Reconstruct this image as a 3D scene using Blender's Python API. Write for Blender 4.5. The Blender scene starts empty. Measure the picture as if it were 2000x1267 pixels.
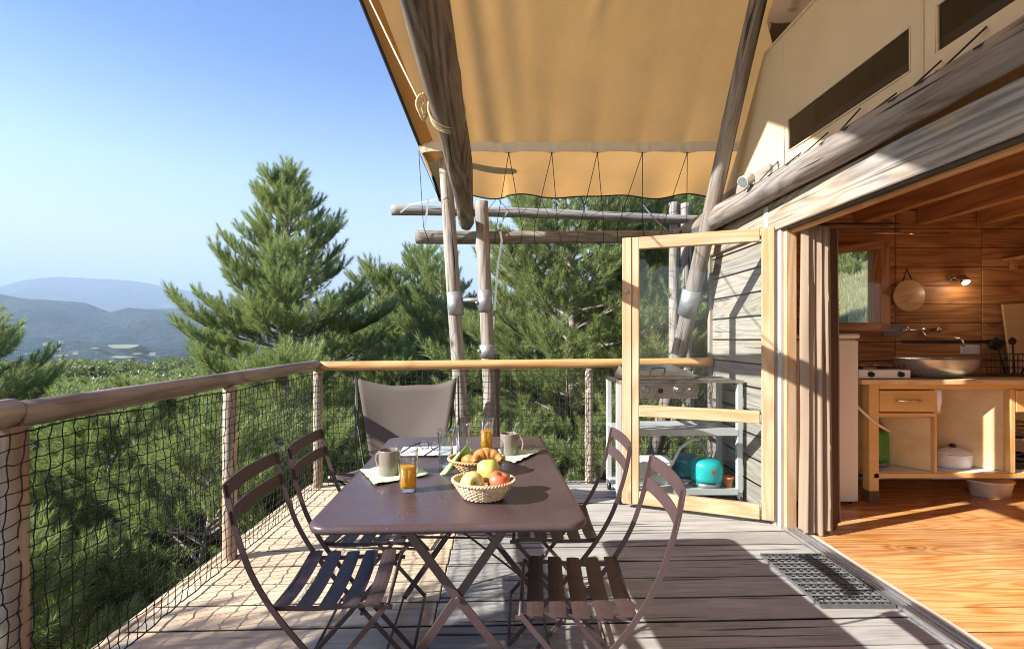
import bpy, bmesh, math, random
import numpy as np
from mathutils import Vector, Matrix, Quaternion, noise
R = math.radians
rnd = random.Random(7)
scene = bpy.context.scene
COL = scene.collection

# ------------------------------------------------------------------ camera, sky, sun, exposure
cam_d = bpy.data.cameras.new('camera'); cam = bpy.data.objects.new('camera', cam_d); COL.objects.link(cam)
cam_d.sensor_width = 36.0; cam_d.lens = 17.28
cam_d.shift_x = 0.0075; cam_d.shift_y = 0.01325
cam_d.clip_start = 0.05; cam_d.clip_end = 60000
cam.location = (0, 0, 1.28); cam.rotation_euler = (R(90), 0, 0)
scene.camera = cam

SUN_TO = Vector((-.828, -.283, .485)).normalized()
world = bpy.data.worlds.new('World'); scene.world = world; world.use_nodes = True
wn = world.node_tree.nodes; wl = world.node_tree.links
bgn = wn.get('Background') or wn.new('ShaderNodeBackground')
sky = wn.new('ShaderNodeTexSky'); sky.sky_type = 'NISHITA'; sky.sun_disc = False
sky.sun_elevation = R(29); sky.sun_rotation = R(251)
sky.altitude = 600; sky.air_density = 1.25; sky.dust_density = 0.35; sky.ozone_density = 3.0
# the air of a clear dry evening: deeper overhead, paler low down, the same all the way round
wc = wn.new('ShaderNodeTexCoord'); wx = wn.new('ShaderNodeSeparateXYZ'); wr = wn.new('ShaderNodeValToRGB'); wm_ = wn.new('ShaderNodeMix'); wm_.data_type = 'RGBA'; wm_.blend_type = 'MULTIPLY'; wm_.inputs[0].default_value = 1
wl.new(wc.outputs['Generated'], wx.inputs[0]); wl.new(wx.outputs[2], wr.inputs[0])
st = [(.0, (.62, .60, .78)), (.05, (.68, .62, .76)), (.18, (1.0, .76, .64)), (.28, (.86, .77, .70)), (.38, (.48, .54, .66)), (.46, (.20, .36, .62)), (.56, (.06, .27, .62)), (1.0, (.22, .42, .75))]
while len(wr.color_ramp.elements) < len(st): wr.color_ramp.elements.new(.5)
for e, (p_, c_) in zip(wr.color_ramp.elements, st): e.position = p_; e.color = (*c_, 1)
wl.new(sky.outputs[0], wm_.inputs[6]); wl.new(wr.outputs[0], wm_.inputs[7]); wl.new(wm_.outputs[2], bgn.inputs[0]); bgn.inputs[1].default_value = 0.15
sd = bpy.data.lights.new('sun', 'SUN'); sd.energy = 5.0; sd.angle = R(0.5); sd.color = (1.0, .945, .865)
so = bpy.data.objects.new('sun', sd); COL.objects.link(so)
so.rotation_euler = SUN_TO.to_track_quat('Z', 'Y').to_euler(); so.location = (-20, -8, 14)
vs = scene.view_settings
vs.view_transform = 'Standard'; vs.look = 'None'; vs.gamma = 1; vs.use_curve_mapping = False
vs.exposure = 1.42
cy = scene.cycles
cy.use_denoising = True; cy.filter_width = 1.05
cy.max_bounces = 10; cy.diffuse_bounces = 5; cy.glossy_bounces = 4; cy.transmission_bounces = 6
cy.transparent_max_bounces = 24; cy.volume_bounces = 0
cy.sample_clamp_indirect = 6.0; cy.caustics_reflective = False; cy.caustics_refractive = False

# ------------------------------------------------------------------ helpers
def px(u, v, Y):                       # a point Y metres ahead that the photograph shows at (u, v)
    return Vector(((u - 985) / 960 * Y, Y, 1.28 + (660 - v) / 960 * Y))
def wm(o):
    m = o.matrix_basis.copy(); p = o.parent
    while p: m = p.matrix_basis @ m; p = p.parent
    return m
def place(o, M, parent=None):
    if parent: o.parent = parent; o.matrix_basis = wm(parent).inverted() @ M
    else: o.matrix_basis = M
    return o
def tag(o, label=None, cat=None, group=None, kind=None):
    if label: o['label'] = label
    if cat: o['category'] = cat
    if group: o['group'] = group
    if kind: o['kind'] = kind
    return o
def thing(name, label, cat, loc=(0, 0, 0), rz=0, group=None):
    o = bpy.data.objects.new(name, None); COL.objects.link(o); o.empty_display_size = .1
    o.location = loc; o.rotation_euler = (0, 0, rz)
    o.matrix_basis = Matrix.Translation(loc) @ Matrix.Rotation(rz, 4, 'Z')
    return tag(o, label, cat, group)
def struct(name):
    o = bpy.data.objects.new(name, None); COL.objects.link(o); o['kind'] = 'structure'; return o
class MB:
    def __init__(s): s.v = []; s.f = []; s.sm = []
    def add(s, vs, fs, smooth=False):
        b = len(s.v); s.v += [tuple(p) for p in vs]; s.f += [tuple(i + b for i in f) for f in fs]; s.sm += [smooth] * len(fs); return s
    def box(s, x0, y0, z0, x1, y1, z1):
        v = [(x, y, z) for z in (z0, z1) for y in (y0, y1) for x in (x0, x1)]
        return s.add(v, [(0, 2, 3, 1), (4, 5, 7, 6), (0, 1, 5, 4), (2, 6, 7, 3), (0, 4, 6, 2), (1, 3, 7, 5)])
    def obox(s, M, sx, sy, sz):
        v = [M @ Vector((x * sx / 2, y * sy / 2, z * sz / 2)) for z in (-1, 1) for y in (-1, 1) for x in (-1, 1)]
        return s.add(v, [(0, 2, 3, 1), (4, 5, 7, 6), (0, 1, 5, 4), (2, 6, 7, 3), (0, 4, 6, 2), (1, 3, 7, 5)])
    def tube(s, pts, r, n=8, cap=True, closed=False, smooth=True):
        pts = [Vector(p) for p in pts]; m = len(pts)
        rr = r if isinstance(r, (list, tuple)) else [r] * m
        t0 = (pts[1] - pts[0]).normalized()
        a = t0.orthogonal().normalized(); vs = []
        prev = t0
        for i, p in enumerate(pts):
            if closed: t = (pts[(i + 1) % m] - pts[i - 1]).normalized()
            elif i == 0: t = t0
            elif i == m - 1: t = (pts[-1] - pts[-2]).normalized()
            else: t = ((pts[i + 1] - p).normalized() + (p - pts[i - 1]).normalized()).normalized()
            if t.length < 1e-6: t = prev
            q = prev.rotation_difference(t); a = q @ a; a = (a - t * a.dot(t)).normalized(); b = t.cross(a); prev = t
            for k in range(n):
                th = 2 * math.pi * k / n
                vs.append(p + (a * math.cos(th) + b * math.sin(th)) * rr[i])
        fs = []
        for i in range(m if closed else m - 1):
            j = (i + 1) % m
            for k in range(n):
                l = (k + 1) % n
                fs.append((i * n + k, i * n + l, j * n + l, j * n + k))
        s.add(vs, fs, smooth)
        if cap and not closed:
            b = len(s.v) - len(vs)
            s.f.append(tuple(b + k for k in reversed(range(n)))); s.f.append(tuple(b + (m - 1) * n + k for k in range(n))); s.sm += [False, False]
        return s
    def ribbon(s, pts, side, w, t):
        """flat bar swept along pts; side = unit vector of its thickness t, w across"""
        pts = [Vector(p) for p in pts]; side = Vector(side); vs = []; m = len(pts)
        for i, p in enumerate(pts):
            d = (pts[min(i + 1, m - 1)] - pts[max(i - 1, 0)]).normalized(); n = d.cross(side).normalized()
            for a, b in ((-1, -1), (1, -1), (1, 1), (-1, 1)): vs.append(p + n * a * w / 2 + side * b * t / 2)
        fs = []
        for i in range(m - 1):
            for k in range(4): l = (k + 1) % 4; fs.append((i * 4 + k, i * 4 + l, i * 4 + 4 + l, i * 4 + 4 + k))
        fs += [(3, 2, 1, 0), tuple((m - 1) * 4 + k for k in range(4))]
        return s.add(vs, fs)
    def lathe(s, prof, n=32, c=(0, 0, 0), sx=1, sy=1, smooth=True):
        vs = []; fs = []
        for r, z in prof:
            for k in range(n):
                th = 2 * math.pi * k / n; vs.append((c[0] + r * math.cos(th) * sx, c[1] + r * math.sin(th) * sy, c[2] + z))
        for i in range(len(prof) - 1):
            for k in range(n): l = (k + 1) % n; fs.append((i * n + k, i * n + l, i * n + n + l, i * n + n + k))
        s.add(vs, fs, smooth)
        b = len(s.v) - len(vs)
        if prof[0][0] > 1e-5: s.f.append(tuple(b + k for k in reversed(range(n)))); s.sm.append(False)
        if prof[-1][0] > 1e-5: s.f.append(tuple(b + (len(prof) - 1) * n + k for k in range(n))); s.sm.append(False)
        return s
    def grid(s, P, smooth=True, closed=False):
        h = len(P); w = len(P[0]); fs = []
        for i in range(h - 1):
            for j in range(w - 1 + (1 if closed else 0)):
                l = (j + 1) % w; fs.append((i * w + j, i * w + l, i * w + w + l, i * w + w + j))
        return s.add([p for r in P for p in r], fs, smooth)
    def mesh(s, name, mat=None, M=None):
        v = s.v
        if M is not None: v = [tuple(M @ Vector(p)) for p in v]
        me = bpy.data.meshes.new(name); me.from_pydata(v, [], s.f); me.update()
        me.polygons.foreach_set('use_smooth', s.sm)
        if mat: me.materials.append(mat)
        return me
    def build(s, name, mat, parent=None, loc=None, bevel=0, solid=0, local=False):
        """verts are world coordinates (or the parent's own when local=True)"""
        if local or not parent: base = Matrix()
        else: base = wm(parent)
        if loc is None:
            if parent and not local: loc = None
            elif not parent: loc = None
        me = s.mesh(name, mat)
        o = bpy.data.objects.new(name, me); COL.objects.link(o)
        xs = np.array(s.v); c = Vector(((xs[:, 0].min() + xs[:, 0].max()) / 2, (xs[:, 1].min() + xs[:, 1].max()) / 2, xs[:, 2].min()))
        me.transform(Matrix.Translation(-c))
        T = Matrix.Translation(c)
        if local and parent: o.parent = parent; o.matrix_basis = T
        else: place(o, T, parent)
        if bevel: bev(o, bevel)
        if solid: m = o.modifiers.new('s', 'SOLIDIFY'); m.thickness = solid; m.offset = 0
        return o
def bev(o, w, seg=1):
    me = o.data; bm = bmesh.new(); bm.from_mesh(me)
    bmesh.ops.bevel(bm, geom=[e for e in bm.edges if len(e.link_faces) == 2 and e.calc_face_angle(0) > .5], offset=w, segments=seg, affect='EDGES', profile=.6)
    bm.to_mesh(me); bm.free()
def frameM(p0, p1, up=(0, 0, 1)):
    p0 = Vector(p0); p1 = Vector(p1); x = (p1 - p0).normalized(); up = Vector(up)
    if abs(x.dot(up)) > .98: up = Vector((1, 0, 0))
    y = up.cross(x).normalized(); z = x.cross(y)
    M = Matrix((x, y, z)).transposed().to_4x4(); M.translation = p0; return M, (p1 - p0).length
def bar(name, p0, p1, w, t, mat, parent=None, up=(0, 0, 1), bevel=.003):
    """plank with the grain along its local X; w across (local y), t thick (local z)"""
    M, L = frameM(p0, p1, up)
    m = MB().box(0, -w / 2, -t / 2, L, w / 2, t / 2); me = m.mesh(name, mat)
    o = bpy.data.objects.new(name, me); COL.objects.link(o)
    if bevel: bev(o, bevel)
    return place(o, M, parent)
def log(name, p0, p1, r0, r1, mat, parent=None, n=20, seed=0, bumps=.006, bend=.01):
    M, L = frameM(p0, p1); k = max(6, int(L / .08)); rg = random.Random(seed)
    knots = [(rg.uniform(0, L), rg.uniform(0, 6.28), rg.uniform(.6, 1.4)) for _ in range(int(L * 1.8))]
    P = []
    for i in range(k + 1):
        x = L * i / k; r = r0 + (r1 - r0) * i / k; row = []
        cy_ = bend * math.sin(x * 1.3 + seed); cz = bend * math.sin(x * 1.1 + seed * 2 + 1)
        for j in range(n):
            th = 2 * math.pi * j / n
            rr = r + bumps * noise.noise(Vector((x * 1.2 + seed * 9, math.cos(th) * 1.2, math.sin(th) * 1.2)))
            for kx, kt, ks in knots:
                d = abs((th - kt + math.pi) % (2 * math.pi) - math.pi)
                rr += .009 * ks * math.exp(-((x - kx) / .05) ** 2 - (d / .45) ** 2)
            row.append((x, cy_ + rr * math.cos(th), cz + rr * math.sin(th)))
        P.append(row)
    m = MB().grid(P, True, True)
    for row, e, sg in ((0, -.004, 1), (k, L + .004, -1)):
        c = len(m.v); a = P[row]; m.v.append((e, sum(q[1] for q in a) / n, sum(q[2] for q in a) / n))
        for j in range(n):
            l = (j + 1) % n; f = (c, row * n + l, row * n + j); m.f.append(f if sg > 0 else f[::-1]); m.sm.append(False)
    me = m.mesh(name, mat); o = bpy.data.objects.new(name, me); COL.objects.link(o)
    return place(o, M, parent)
def copy_tree(o, parent=None):
    c = o.copy(); COL.objects.link(c); c.parent = parent
    for ch in KIDS(o): copy_tree(ch, c)
    return c
def KIDS(o): return [x for x in bpy.data.objects if x.parent == o]

# ------------------------------------------------------------------ materials
class NT:
    def __init__(s, name):
        s.m = bpy.data.materials.new(name); s.m.use_nodes = True; s.t = s.m.node_tree; s.t.nodes.clear()
        s.out = s.t.nodes.new('ShaderNodeOutputMaterial')
    def n(s, typ, ins=None, **kw):
        nd = s.t.nodes.new(typ)
        for k, v in kw.items(): setattr(nd, k, v)
        for k, v in (ins or {}).items():
            if isinstance(v, bpy.types.NodeSocket): s.t.links.new(v, nd.inputs[k])
            else: nd.inputs[k].default_value = v
        return nd
    def math(s, op, a, b=0.0, c=None, clamp=False):
        d = {0: a, 1: b}
        if c is not None: d[2] = c
        return s.n('ShaderNodeMath', d, operation=op, use_clamp=clamp).outputs[0]
    def vm(s, op, a, b):
        return s.n('ShaderNodeVectorMath', {0: a, 1: b}, operation=op).outputs[0]
    def mix(s, f, a, b, bt='MIX'):
        nd = s.n('ShaderNodeMix', data_type='RGBA', blend_type=bt)
        for i, v in ((0, f), (6, a), (7, b)):
            if isinstance(v, bpy.types.NodeSocket): s.t.links.new(v, nd.inputs[i])
            else: nd.inputs[i].default_value = v if i == 0 else (*v[:3], 1)
        return nd.outputs[2]
    def ramp(s, f, stops, interp='LINEAR'):
        nd = s.n('ShaderNodeValToRGB', {0: f}); cr = nd.color_ramp; cr.interpolation = interp
        while len(cr.elements) < len(stops): cr.elements.new(.5)
        for e, (p, c) in zip(cr.elements, stops):
            e.position = p; e.color = (*c[:3], 1) if not isinstance(c, (int, float)) else (c, c, c, 1)
        return nd.outputs[0]
    def noise(s, vec, scale, detail=3, rough=.55, dist=0):
        return s.n('ShaderNodeTexNoise', {'Vector': vec, 'Scale': scale, 'Detail': detail, 'Roughness': rough, 'Distortion': dist}).outputs[0]
    def surf(s, x): s.t.links.new(x, s.out.inputs[0]); return s.m
    def bump(s, h, st, dist=.01): return s.n('ShaderNodeBump', {'Height': h, 'Strength': st, 'Distance': dist}).outputs[0]
    def pbr(s, col, rough=.5, metal=0, bump=None, spec=.5, **kw):
        ins = {'Base Color': col if isinstance(col, bpy.types.NodeSocket) else (*col[:3], 1), 'Roughness': rough, 'Metallic': metal, 'Specular IOR Level': spec}
        if bump is not None: ins['Normal'] = bump
        ins.update(kw); return s.n('ShaderNodeBsdfPrincipled', ins).outputs[0]
def wood(name, dark, mid, light, freq=9.0, sc=1.0, rough=.55, knots=.5, bumpk=.35, fib=.35, stain=None, stain_amt=.5, vary=.25, spec=.4, crack=0.0, knotcol=None, ringk=.42, edge=0):
    N = NT(name); tc = N.n('ShaderNodeTexCoord').outputs['Object']; oi = N.n('ShaderNodeObjectInfo').outputs['Random']
    off = N.n('ShaderNodeCombineXYZ', {0: N.math('MULTIPLY', oi, 37.7), 1: N.math('MULTIPLY', oi, 91.3), 2: N.math('MULTIPLY', oi, 53.9)}).outputs[0]
    P = N.vm('ADD', tc, off)
    Ps = N.vm('MULTIPLY', P, (.22 * sc, 1.9 * sc, 1.9 * sc))
    f1 = N.noise(Ps, 2.0, 2.0, .45)
    vor = N.n('ShaderNodeTexVoronoi', {'Vector': N.vm('MULTIPLY', P, (.55, 1.15, 1.15)), 'Scale': 2.3, 'Randomness': 1.0}, feature='F1')
    d = vor.outputs['Distance']
    kk = N.math('POWER', 2.718, N.math('MULTIPLY', N.math('MULTIPLY', d, d), -60.0))      # bump of field around each knot
    field = N.math('ADD', N.math('MULTIPLY', f1, freq), N.math('MULTIPLY', kk, 3.2 * knots))
    rings = N.math('ADD', N.math('MULTIPLY', N.math('SINE', N.math('MULTIPLY', field, 6.283)), .5), .5)
    rings = N.math('POWER', rings, 1.6)
    fibre = N.noise(N.vm('MULTIPLY', P, (3.6, 80, 80)), 1.0, 5, .8)
    f2 = N.noise(N.vm('MULTIPLY', P, (1.7, 30, 30)), 1.0, 5, .75)
    val = N.math('ADD', N.math('MULTIPLY', rings, ringk), N.math('ADD', N.math('MULTIPLY', N.math('SUBTRACT', fibre, .5), fib * 2), N.math('MULTIPLY', N.math('SUBTRACT', f2, .38), 1.1)))
    col = N.ramp(val, [(.05, light), (.45, mid), (1.0, dark)])
    kc = knotcol or tuple(c * .45 for c in dark)
    col = N.mix(N.math('MULTIPLY', N.ramp(d, [(0.03, 1.0), (.085, 0.0)]), min(1, knots)), col, kc)
    if stain:
        st = N.ramp(N.noise(N.vm('MULTIPLY', P, (1.0, 2.2, 2.2)), 1.6, 4, .65), [(.42, 0.0), (.68, 1.0)])
        col = N.mix(N.math('MULTIPLY', st, stain_amt), col, stain)
    h = N.math('SUBTRACT', N.math('MULTIPLY', fibre, .6), N.math('MULTIPLY', rings, .5))
    if crack:
        cn = N.noise(N.vm('MULTIPLY', P, (.9, 36, 36)), 1.0, 2, .5)
        cr = N.ramp(cn, [(.31, 1.0), (.365, 0.0)])
        col = N.mix(N.math('MULTIPLY', cr, crack), col, tuple(c * .25 for c in dark)); h = N.math('SUBTRACT', h, N.math('MULTIPLY', cr, 2.0))
    if edge:                                                          # grime that gathers along the long edges of each board
        ey = N.math('ABSOLUTE', N.n('ShaderNodeSeparateXYZ', {0: tc}).outputs[1]); wob = N.math('MULTIPLY', N.math('SUBTRACT', f2, .5), .006)
        gm_ = N.n('ShaderNodeMapRange', {0: N.math('ADD', ey, wob), 1: edge - .0065, 2: edge - .0025, 3: 0.0, 4: 1.0}).outputs[0]
        col = N.mix(gm_, col, tuple(c * .12 for c in dark))
    v2 = N.math('ADD', N.math('MULTIPLY', N.math('SUBTRACT', N.math('FRACT', N.math('MULTIPLY', oi, 7.31)), .5), vary * 2), 1.0)
    hsv = N.n('ShaderNodeHueSaturation', {'Color': col, 'Value': v2}).outputs[0]
    return N.surf(N.pbr(hsv, rough, 0, N.bump(h, bumpk, .004), spec))
def plain(name, col, rough=.5, metal=0, var=.12, nscale=8, bumpk=0.05, spec=.5, bscale=60, **kw):
    N = NT(name); tc = N.n('ShaderNodeTexCoord').outputs['Object']
    a = N.noise(tc, nscale, 5, .6); c = N.mix(N.ramp(a, [(.3, 0.0), (.7, 1.0)]), tuple(x * (1 - var) for x in col), tuple(min(1, x * (1 + var)) for x in col))
    rg = N.math('ADD', N.math('MULTIPLY', N.noise(tc, nscale * 3, 4), .25), rough - .125)
    return N.surf(N.pbr(c, rg, metal, N.bump(N.noise(tc, bscale, 3), bumpk, .003), spec, **kw))
M = {}
M['grey_log'] = wood('weathered_log', (.045, .039, .034), (.175, .157, .137), (.32, .295, .265), freq=14, knots=.9, rough=.8, fib=.6, bumpk=.5, stain=(.20, .15, .11), stain_amt=.3, crack=.95, spec=.2, ringk=.28)
M['dark_log'] = wood('brown_log', (.020, .015, .012), (.085, .064, .048), (.20, .16, .125), freq=14, fib=.6, knots=.9, rough=.7, bumpk=.5, stain=(.09, .055, .03), stain_amt=.5, crack=.9, spec=.25, ringk=.3)
M['gold_log'] = wood('golden_log', (.42, .19, .06), (.62, .34, .13), (.72, .45, .2), freq=8, knots=.6, rough=.5, bumpk=.2, crack=.3, spec=.35)
M['post'] = wood('turned_post', (.20, .15, .11), (.40, .33, .27), (.55, .48, .40), freq=10, knots=.6, rough=.7, stain=(.5, .28, .12), stain_amt=.4, crack=.6, spec=.2)
M['old_deck'] = wood('grey_deck_board', (.125, .12, .112), (.28, .272, .255), (.43, .42, .395), freq=15, knots=.5, rough=.8, bumpk=.7, stain=(.22, .20, .18), stain_amt=.4, fib=.55, crack=.9, vary=.20, spec=.15, ringk=.12, edge=.0985)
M['new_deck'] = wood('pale_deck_board', (.36, .24, .14), (.60, .46, .30), (.72, .59, .42), freq=14, knots=.7, rough=.65, bumpk=.35, vary=.10, stain=(.50, .41, .31), stain_amt=.5, crack=.5, spec=.25, ringk=.30, edge=.0985)
M['wall_board'] = wood('silver_wall_board', (.09, .08, .07), (.215, .198, .178), (.31, .29, .265), ringk=.3, edge=.087, freq=18, fib=.5, knots=1.0, rough=.85, bumpk=.9, vary=.12, stain=(.46, .36, .24), stain_amt=.35, crack=.6, spec=.15)
M['beam'] = wood('lintel_board', (.07, .06, .054), (.19, .175, .16), (.30, .282, .262), freq=20, fib=.55, sc=.8, knots=1.0, rough=.75, bumpk=.5, stain=(.50, .32, .15), stain_amt=.5, crack=.5, spec=.15, knotcol=(.30, .12, .03))
M['door'] = wood('honey_pine', (.34, .19, .10), (.47, .315, .19), (.56, .42, .285), freq=11, knots=.4, rough=.55, bumpk=.2, vary=.06, stain=(.58, .28, .10), stain_amt=.5, spec=.35)
M['floor'] = wood('varnished_pine', (.24, .065, .015), (.52, .195, .048), (.74, .40, .15), freq=19, ringk=.34, edge=.0975, knots=.8, rough=.24, bumpk=.08, fib=.3, vary=.20, spec=.55, stain=(.66, .42, .22), stain_amt=.45)
M['inner'] = wood('interior_pine', (.16, .064, .024), (.39, .18, .072), (.52, .28, .125), freq=12, knots=.6, rough=.5, bumpk=.15, fib=.25, vary=.14, spec=.35)
M['joist'] = wood('joist_pine', (.24, .10, .038), (.48, .23, .09), (.60, .33, .14), freq=9, knots=.4, rough=.55, bumpk=.15, vary=.06)
M['ply'] = wood('birch_ply', (.50, .32, .14), (.62, .44, .22), (.68, .50, .28), freq=3, knots=.0, rough=.45, bumpk=.06, fib=.1, vary=.05, sc=.7)
M['cab'] = wood('cabinet_beech', (.60, .33, .11), (.70, .42, .16), (.76, .49, .21), freq=2, knots=.0, rough=.4, bumpk=.05, fib=.1, vary=.04)
M['board'] = wood('chopping_board', (.52, .27, .10), (.80, .54, .28), (.86, .66, .40), freq=9, knots=.8, rough=.4, bumpk=.06, sc=1.6)
M['brown_metal'] = plain('aubergine_paint', (.072, .044, .044), .45, 0, .12, 14, .10, .5, 700)
M['top_metal'] = plain('aubergine_tabletop', (.098, .060, .066), .38, 0, .14, 5, .08, .5, 900)
N = NT('worn_tabletop'); tc = N.n('ShaderNodeTexCoord').outputs['Object']
du = N.ramp(N.noise(tc, 3.5, 6, .7), [(.40, 0.0), (.75, 1.0)]); scx = N.noise(N.vm('MULTIPLY', tc, (9, 260, 1)), 1.0, 2, .6, .3); scr = N.ramp(scx, [(.70, 0.0), (.74, 1.0)])
c = N.mix(N.math('MULTIPLY', du, .35), (.070, .043, .046), (.135, .098, .102)); c = N.mix(N.math('MULTIPLY', scr, .16), c, (.30, .22, .20)); spk = N.ramp(N.noise(tc, 190, 1), [(.76, 0.0), (.79, 1.0)]); c = N.mix(N.math('MULTIPLY', spk, .5), c, (.45, .40, .36))
M['top_metal'] = N.surf(N.pbr(c, N.math('ADD', N.math('MULTIPLY', du, .22), .27), 0, N.bump(N.noise(tc, 420, 2), .10, .002), .6))
M['galv'] = plain('galvanised_steel', (.32, .335, .35), .5, .6, .2, 18, .01)
M['alu'] = plain('aluminium', (.62, .63, .64), .34, .9, .08, 20, .04)
M['steel'] = plain('brushed_steel', (.50, .49, .47), .30, 1.0, .05, 4, .0)
M['sinksteel'] = plain('dull_steel', (.55, .56, .58), .30, .7, .05, 4, .0)
M['chrome'] = plain('chrome', (.80, .80, .82), .16, 1.0, .02, 2, .0)
M['cart'] = plain('pale_grey_enamel', (.50, .53, .53), .35, .15, .08, 6, .03)
M['black'] = plain('black_plastic', (.015, .015, .016), .4, 0, .2, 10, .05)
M['cord'] = plain('black_cord', (.012, .012, .014), .7, 0, .3, 60, .1)
M['strap'] = plain('grey_strap', (.24, .25, .27), .7, 0, .15, 60, .1)
M['rope'] = plain('cream_rope', (.55, .45, .30), .85, 0, .2, 90, .5, bscale=220)
M['white'] = plain('white_enamel', (.80, .80, .80), .22, 0, .03, 4, .02)
M['fridge'] = plain('fridge_white', (.78, .74, .70), .4, 0, .03, 4, .02)
M['teal'] = plain('teal_paint', (.02, .42, .43), .3, .1, .1, 7, .04)
M['teal_reflection'] = plain('reflected_teal', (.01, .17, .21), .35, .1, .1, 7, .04)  # dimmer tone of the teal bottle's reflection, put into the colour
M['green'] = plain('green_paint', (.07, .24, .04), .35, 0, .1, 7, .04)
M['terra'] = plain('terracotta', (.52, .18, .07), .8, 0, .1, 12, .1)
M['plastic'] = plain('white_plastic', (.82, .83, .84), .35, 0, .02, 5, .01)
M['hose'] = plain('cream_hose', (.72, .66, .54), .5, 0, .04, 9, .02)
M['mug'] = plain('taupe_glaze', (.225, .185, .155), .16, 0, .04, 8, .01, .6)
M['coffee'] = plain('coffee', (.03, .012, .005), .1)
M['paper'] = plain('white_paper', (.82, .82, .84), .8, 0, .02, 4, .02)
M['napkin'] = plain('green_napkin', (.62, .80, .50), .85, 0, .05, 9, .3, bscale=140)
M['gnapkin'] = plain('bright_green_napkin', (.40, .66, .22), .8, 0, .08, 9, .2)
M['bin'] = plain('translucent_bin', (.72, .66, .60), .45)
M['red_label'] = plain('red_label', (.45, .05, .03), .5)
M['grate'] = plain('zinc_grate', (.19, .20, .21), .5, .6, .2, 20, .1)
M['brass'] = plain('brass', (.6, .42, .2), .35, .9)
M['wicker'] = plain('wicker', (.66, .50, .30), .6, 0, .25, 45, .3, bscale=260)
M['dwicker'] = plain('brown_wicker', (.50, .33, .16), .6, 0, .25, 45, .3, bscale=260)
M['dark_brown'] = plain('brown_roof_canvas', (.13, .075, .040), .9, 0, .1, 3, .1)
M['slate_log'] = wood('slate_log', (.045, .040, .038), (.135, .122, .115), (.25, .232, .218), freq=14, knots=.9, rough=.8, bumpk=.5, fib=.6, crack=.95, spec=.2, ringk=.28, stain=(.20, .12, .06), stain_amt=.3)
M['rail_log'] = wood('rail_log', (.085, .068, .055), (.28, .235, .19), (.47, .41, .35), freq=12, knots=1.0, rough=.65, bumpk=.4, fib=.5, crack=.9, spec=.3, ringk=.3, stain=(.30, .19, .11), stain_amt=.45)
M['dark_panel'] = plain('shaded_curtain_cloth', (.075, .042, .032), .9, 0, .15, 4, .1)  # shade of the curtain's right end, put into a darker colour
M['black_canvas'] = plain('black_binding', (.012, .013, .018), .75, 0, .2, 9, .1)
M['needle_bark'] = wood('pine_bark', (.07, .055, .045), (.20, .165, .14), (.34, .30, .26), freq=6, knots=.0, rough=.95, bumpk=1.0, spec=.1)
M['pale_bark'] = M['needle_bark']

def canvas_mat(name, dif, trn, k=.42, wr=.0):
    N = NT(name); tc = N.n('ShaderNodeTexCoord').outputs['Object']
    big = N.noise(N.vm('MULTIPLY', tc, (1, 1, 1)), 1.3, 4, .6)
    def tint(c): return N.mix(N.ramp(big, [(.3, 0.0), (.75, 1.0)]), tuple(x * .88 for x in c), tuple(min(1, x * 1.06) for x in c))
    wv = N.noise(tc, 5.0, 4, .6); fine = N.noise(tc, 700, 2)
    b = N.bump(N.math('ADD', N.math('MULTIPLY', wv, 1.0), N.math('MULTIPLY', fine, .03)), .16 + wr, .02)
    d = N.n('ShaderNodeBsdfDiffuse', {0: tint(dif), 'Normal': b}).outputs[0]
    t = N.n('ShaderNodeBsdfTranslucent', {0: tint(trn), 'Normal': b}).outputs[0]
    return N.surf(N.n('ShaderNodeMixShader', {0: k, 1: d, 2: t}).outputs[0])
M['fly'] = canvas_mat('ochre_fly_canvas', (.50, .33, .15), (.72, .385, .125), .5)
M['band'] = canvas_mat('cream_webbing_band', (.88, .80, .62), (.80, .70, .50), .5)
M['tent'] = canvas_mat('cream_tent_canvas', (.72, .60, .42), (.6, .45, .25), .2)
M['chair_canvas'] = canvas_mat('taupe_chair_canvas', (.145, .125, .112), (.15, .12, .10), .12)
M['curtain'] = canvas_mat('taupe_curtain', (.33, .25, .185), (.26, .17, .11), .12)

def thin_glass(name, tint=(.97, .99, .98), refl=1.0, rough=0.0, pw=4.0, edge=1.0):
    N = NT(name); lw = N.n('ShaderNodeLayerWeight', {0: .5}).outputs['Facing']
    f = N.math('MULTIPLY', N.math('ADD', N.math('MULTIPLY', N.math('POWER', lw, pw), .8), .035), refl, clamp=True)
    tc_ = N.mix(N.math('POWER', lw, 2.5), tint, tuple(t * edge for t in tint)); tr = N.n('ShaderNodeBsdfTransparent', {0: tc_}).outputs[0]; gl = N.n('ShaderNodeBsdfGlossy', {0: (1, 1, 1, 1), 1: rough}).outputs[0]
    return N.surf(N.n('ShaderNodeMixShader', {0: f, 1: tr, 2: gl}).outputs[0])
M['glass'] = thin_glass('window_glass', (.96, .975, .97), .5)
M['tumbler'] = thin_glass('tumbler_glass', (.93, .945, .945), 1.5, .03, 2.5, .55)
M['pvc'] = thin_glass('dark_pvc', (.42, .42, .48), 1.0, .15)
M['lens'] = thin_glass('lens_glass', (.75, .72, .85), 1.6)
N = NT('water'); M['water'] = N.surf(N.n('ShaderNodeMixShader', {0: .06, 1: N.n('ShaderNodeBsdfTransparent', {0: (.88, .93, .95, 1)}).outputs[0], 2: N.n('ShaderNodeBsdfGlossy', {1: .03}).outputs[0]}).outputs[0])
N = NT('orange_juice'); M['juice'] = N.surf(N.n('ShaderNodeMixShader', {0: .45, 1: N.pbr((.98, .52, .015), .25), 2: N.n('ShaderNodeBsdfTranslucent', {0: (1.0, .62, .03, 1)}).outputs[0]}).outputs[0])
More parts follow.
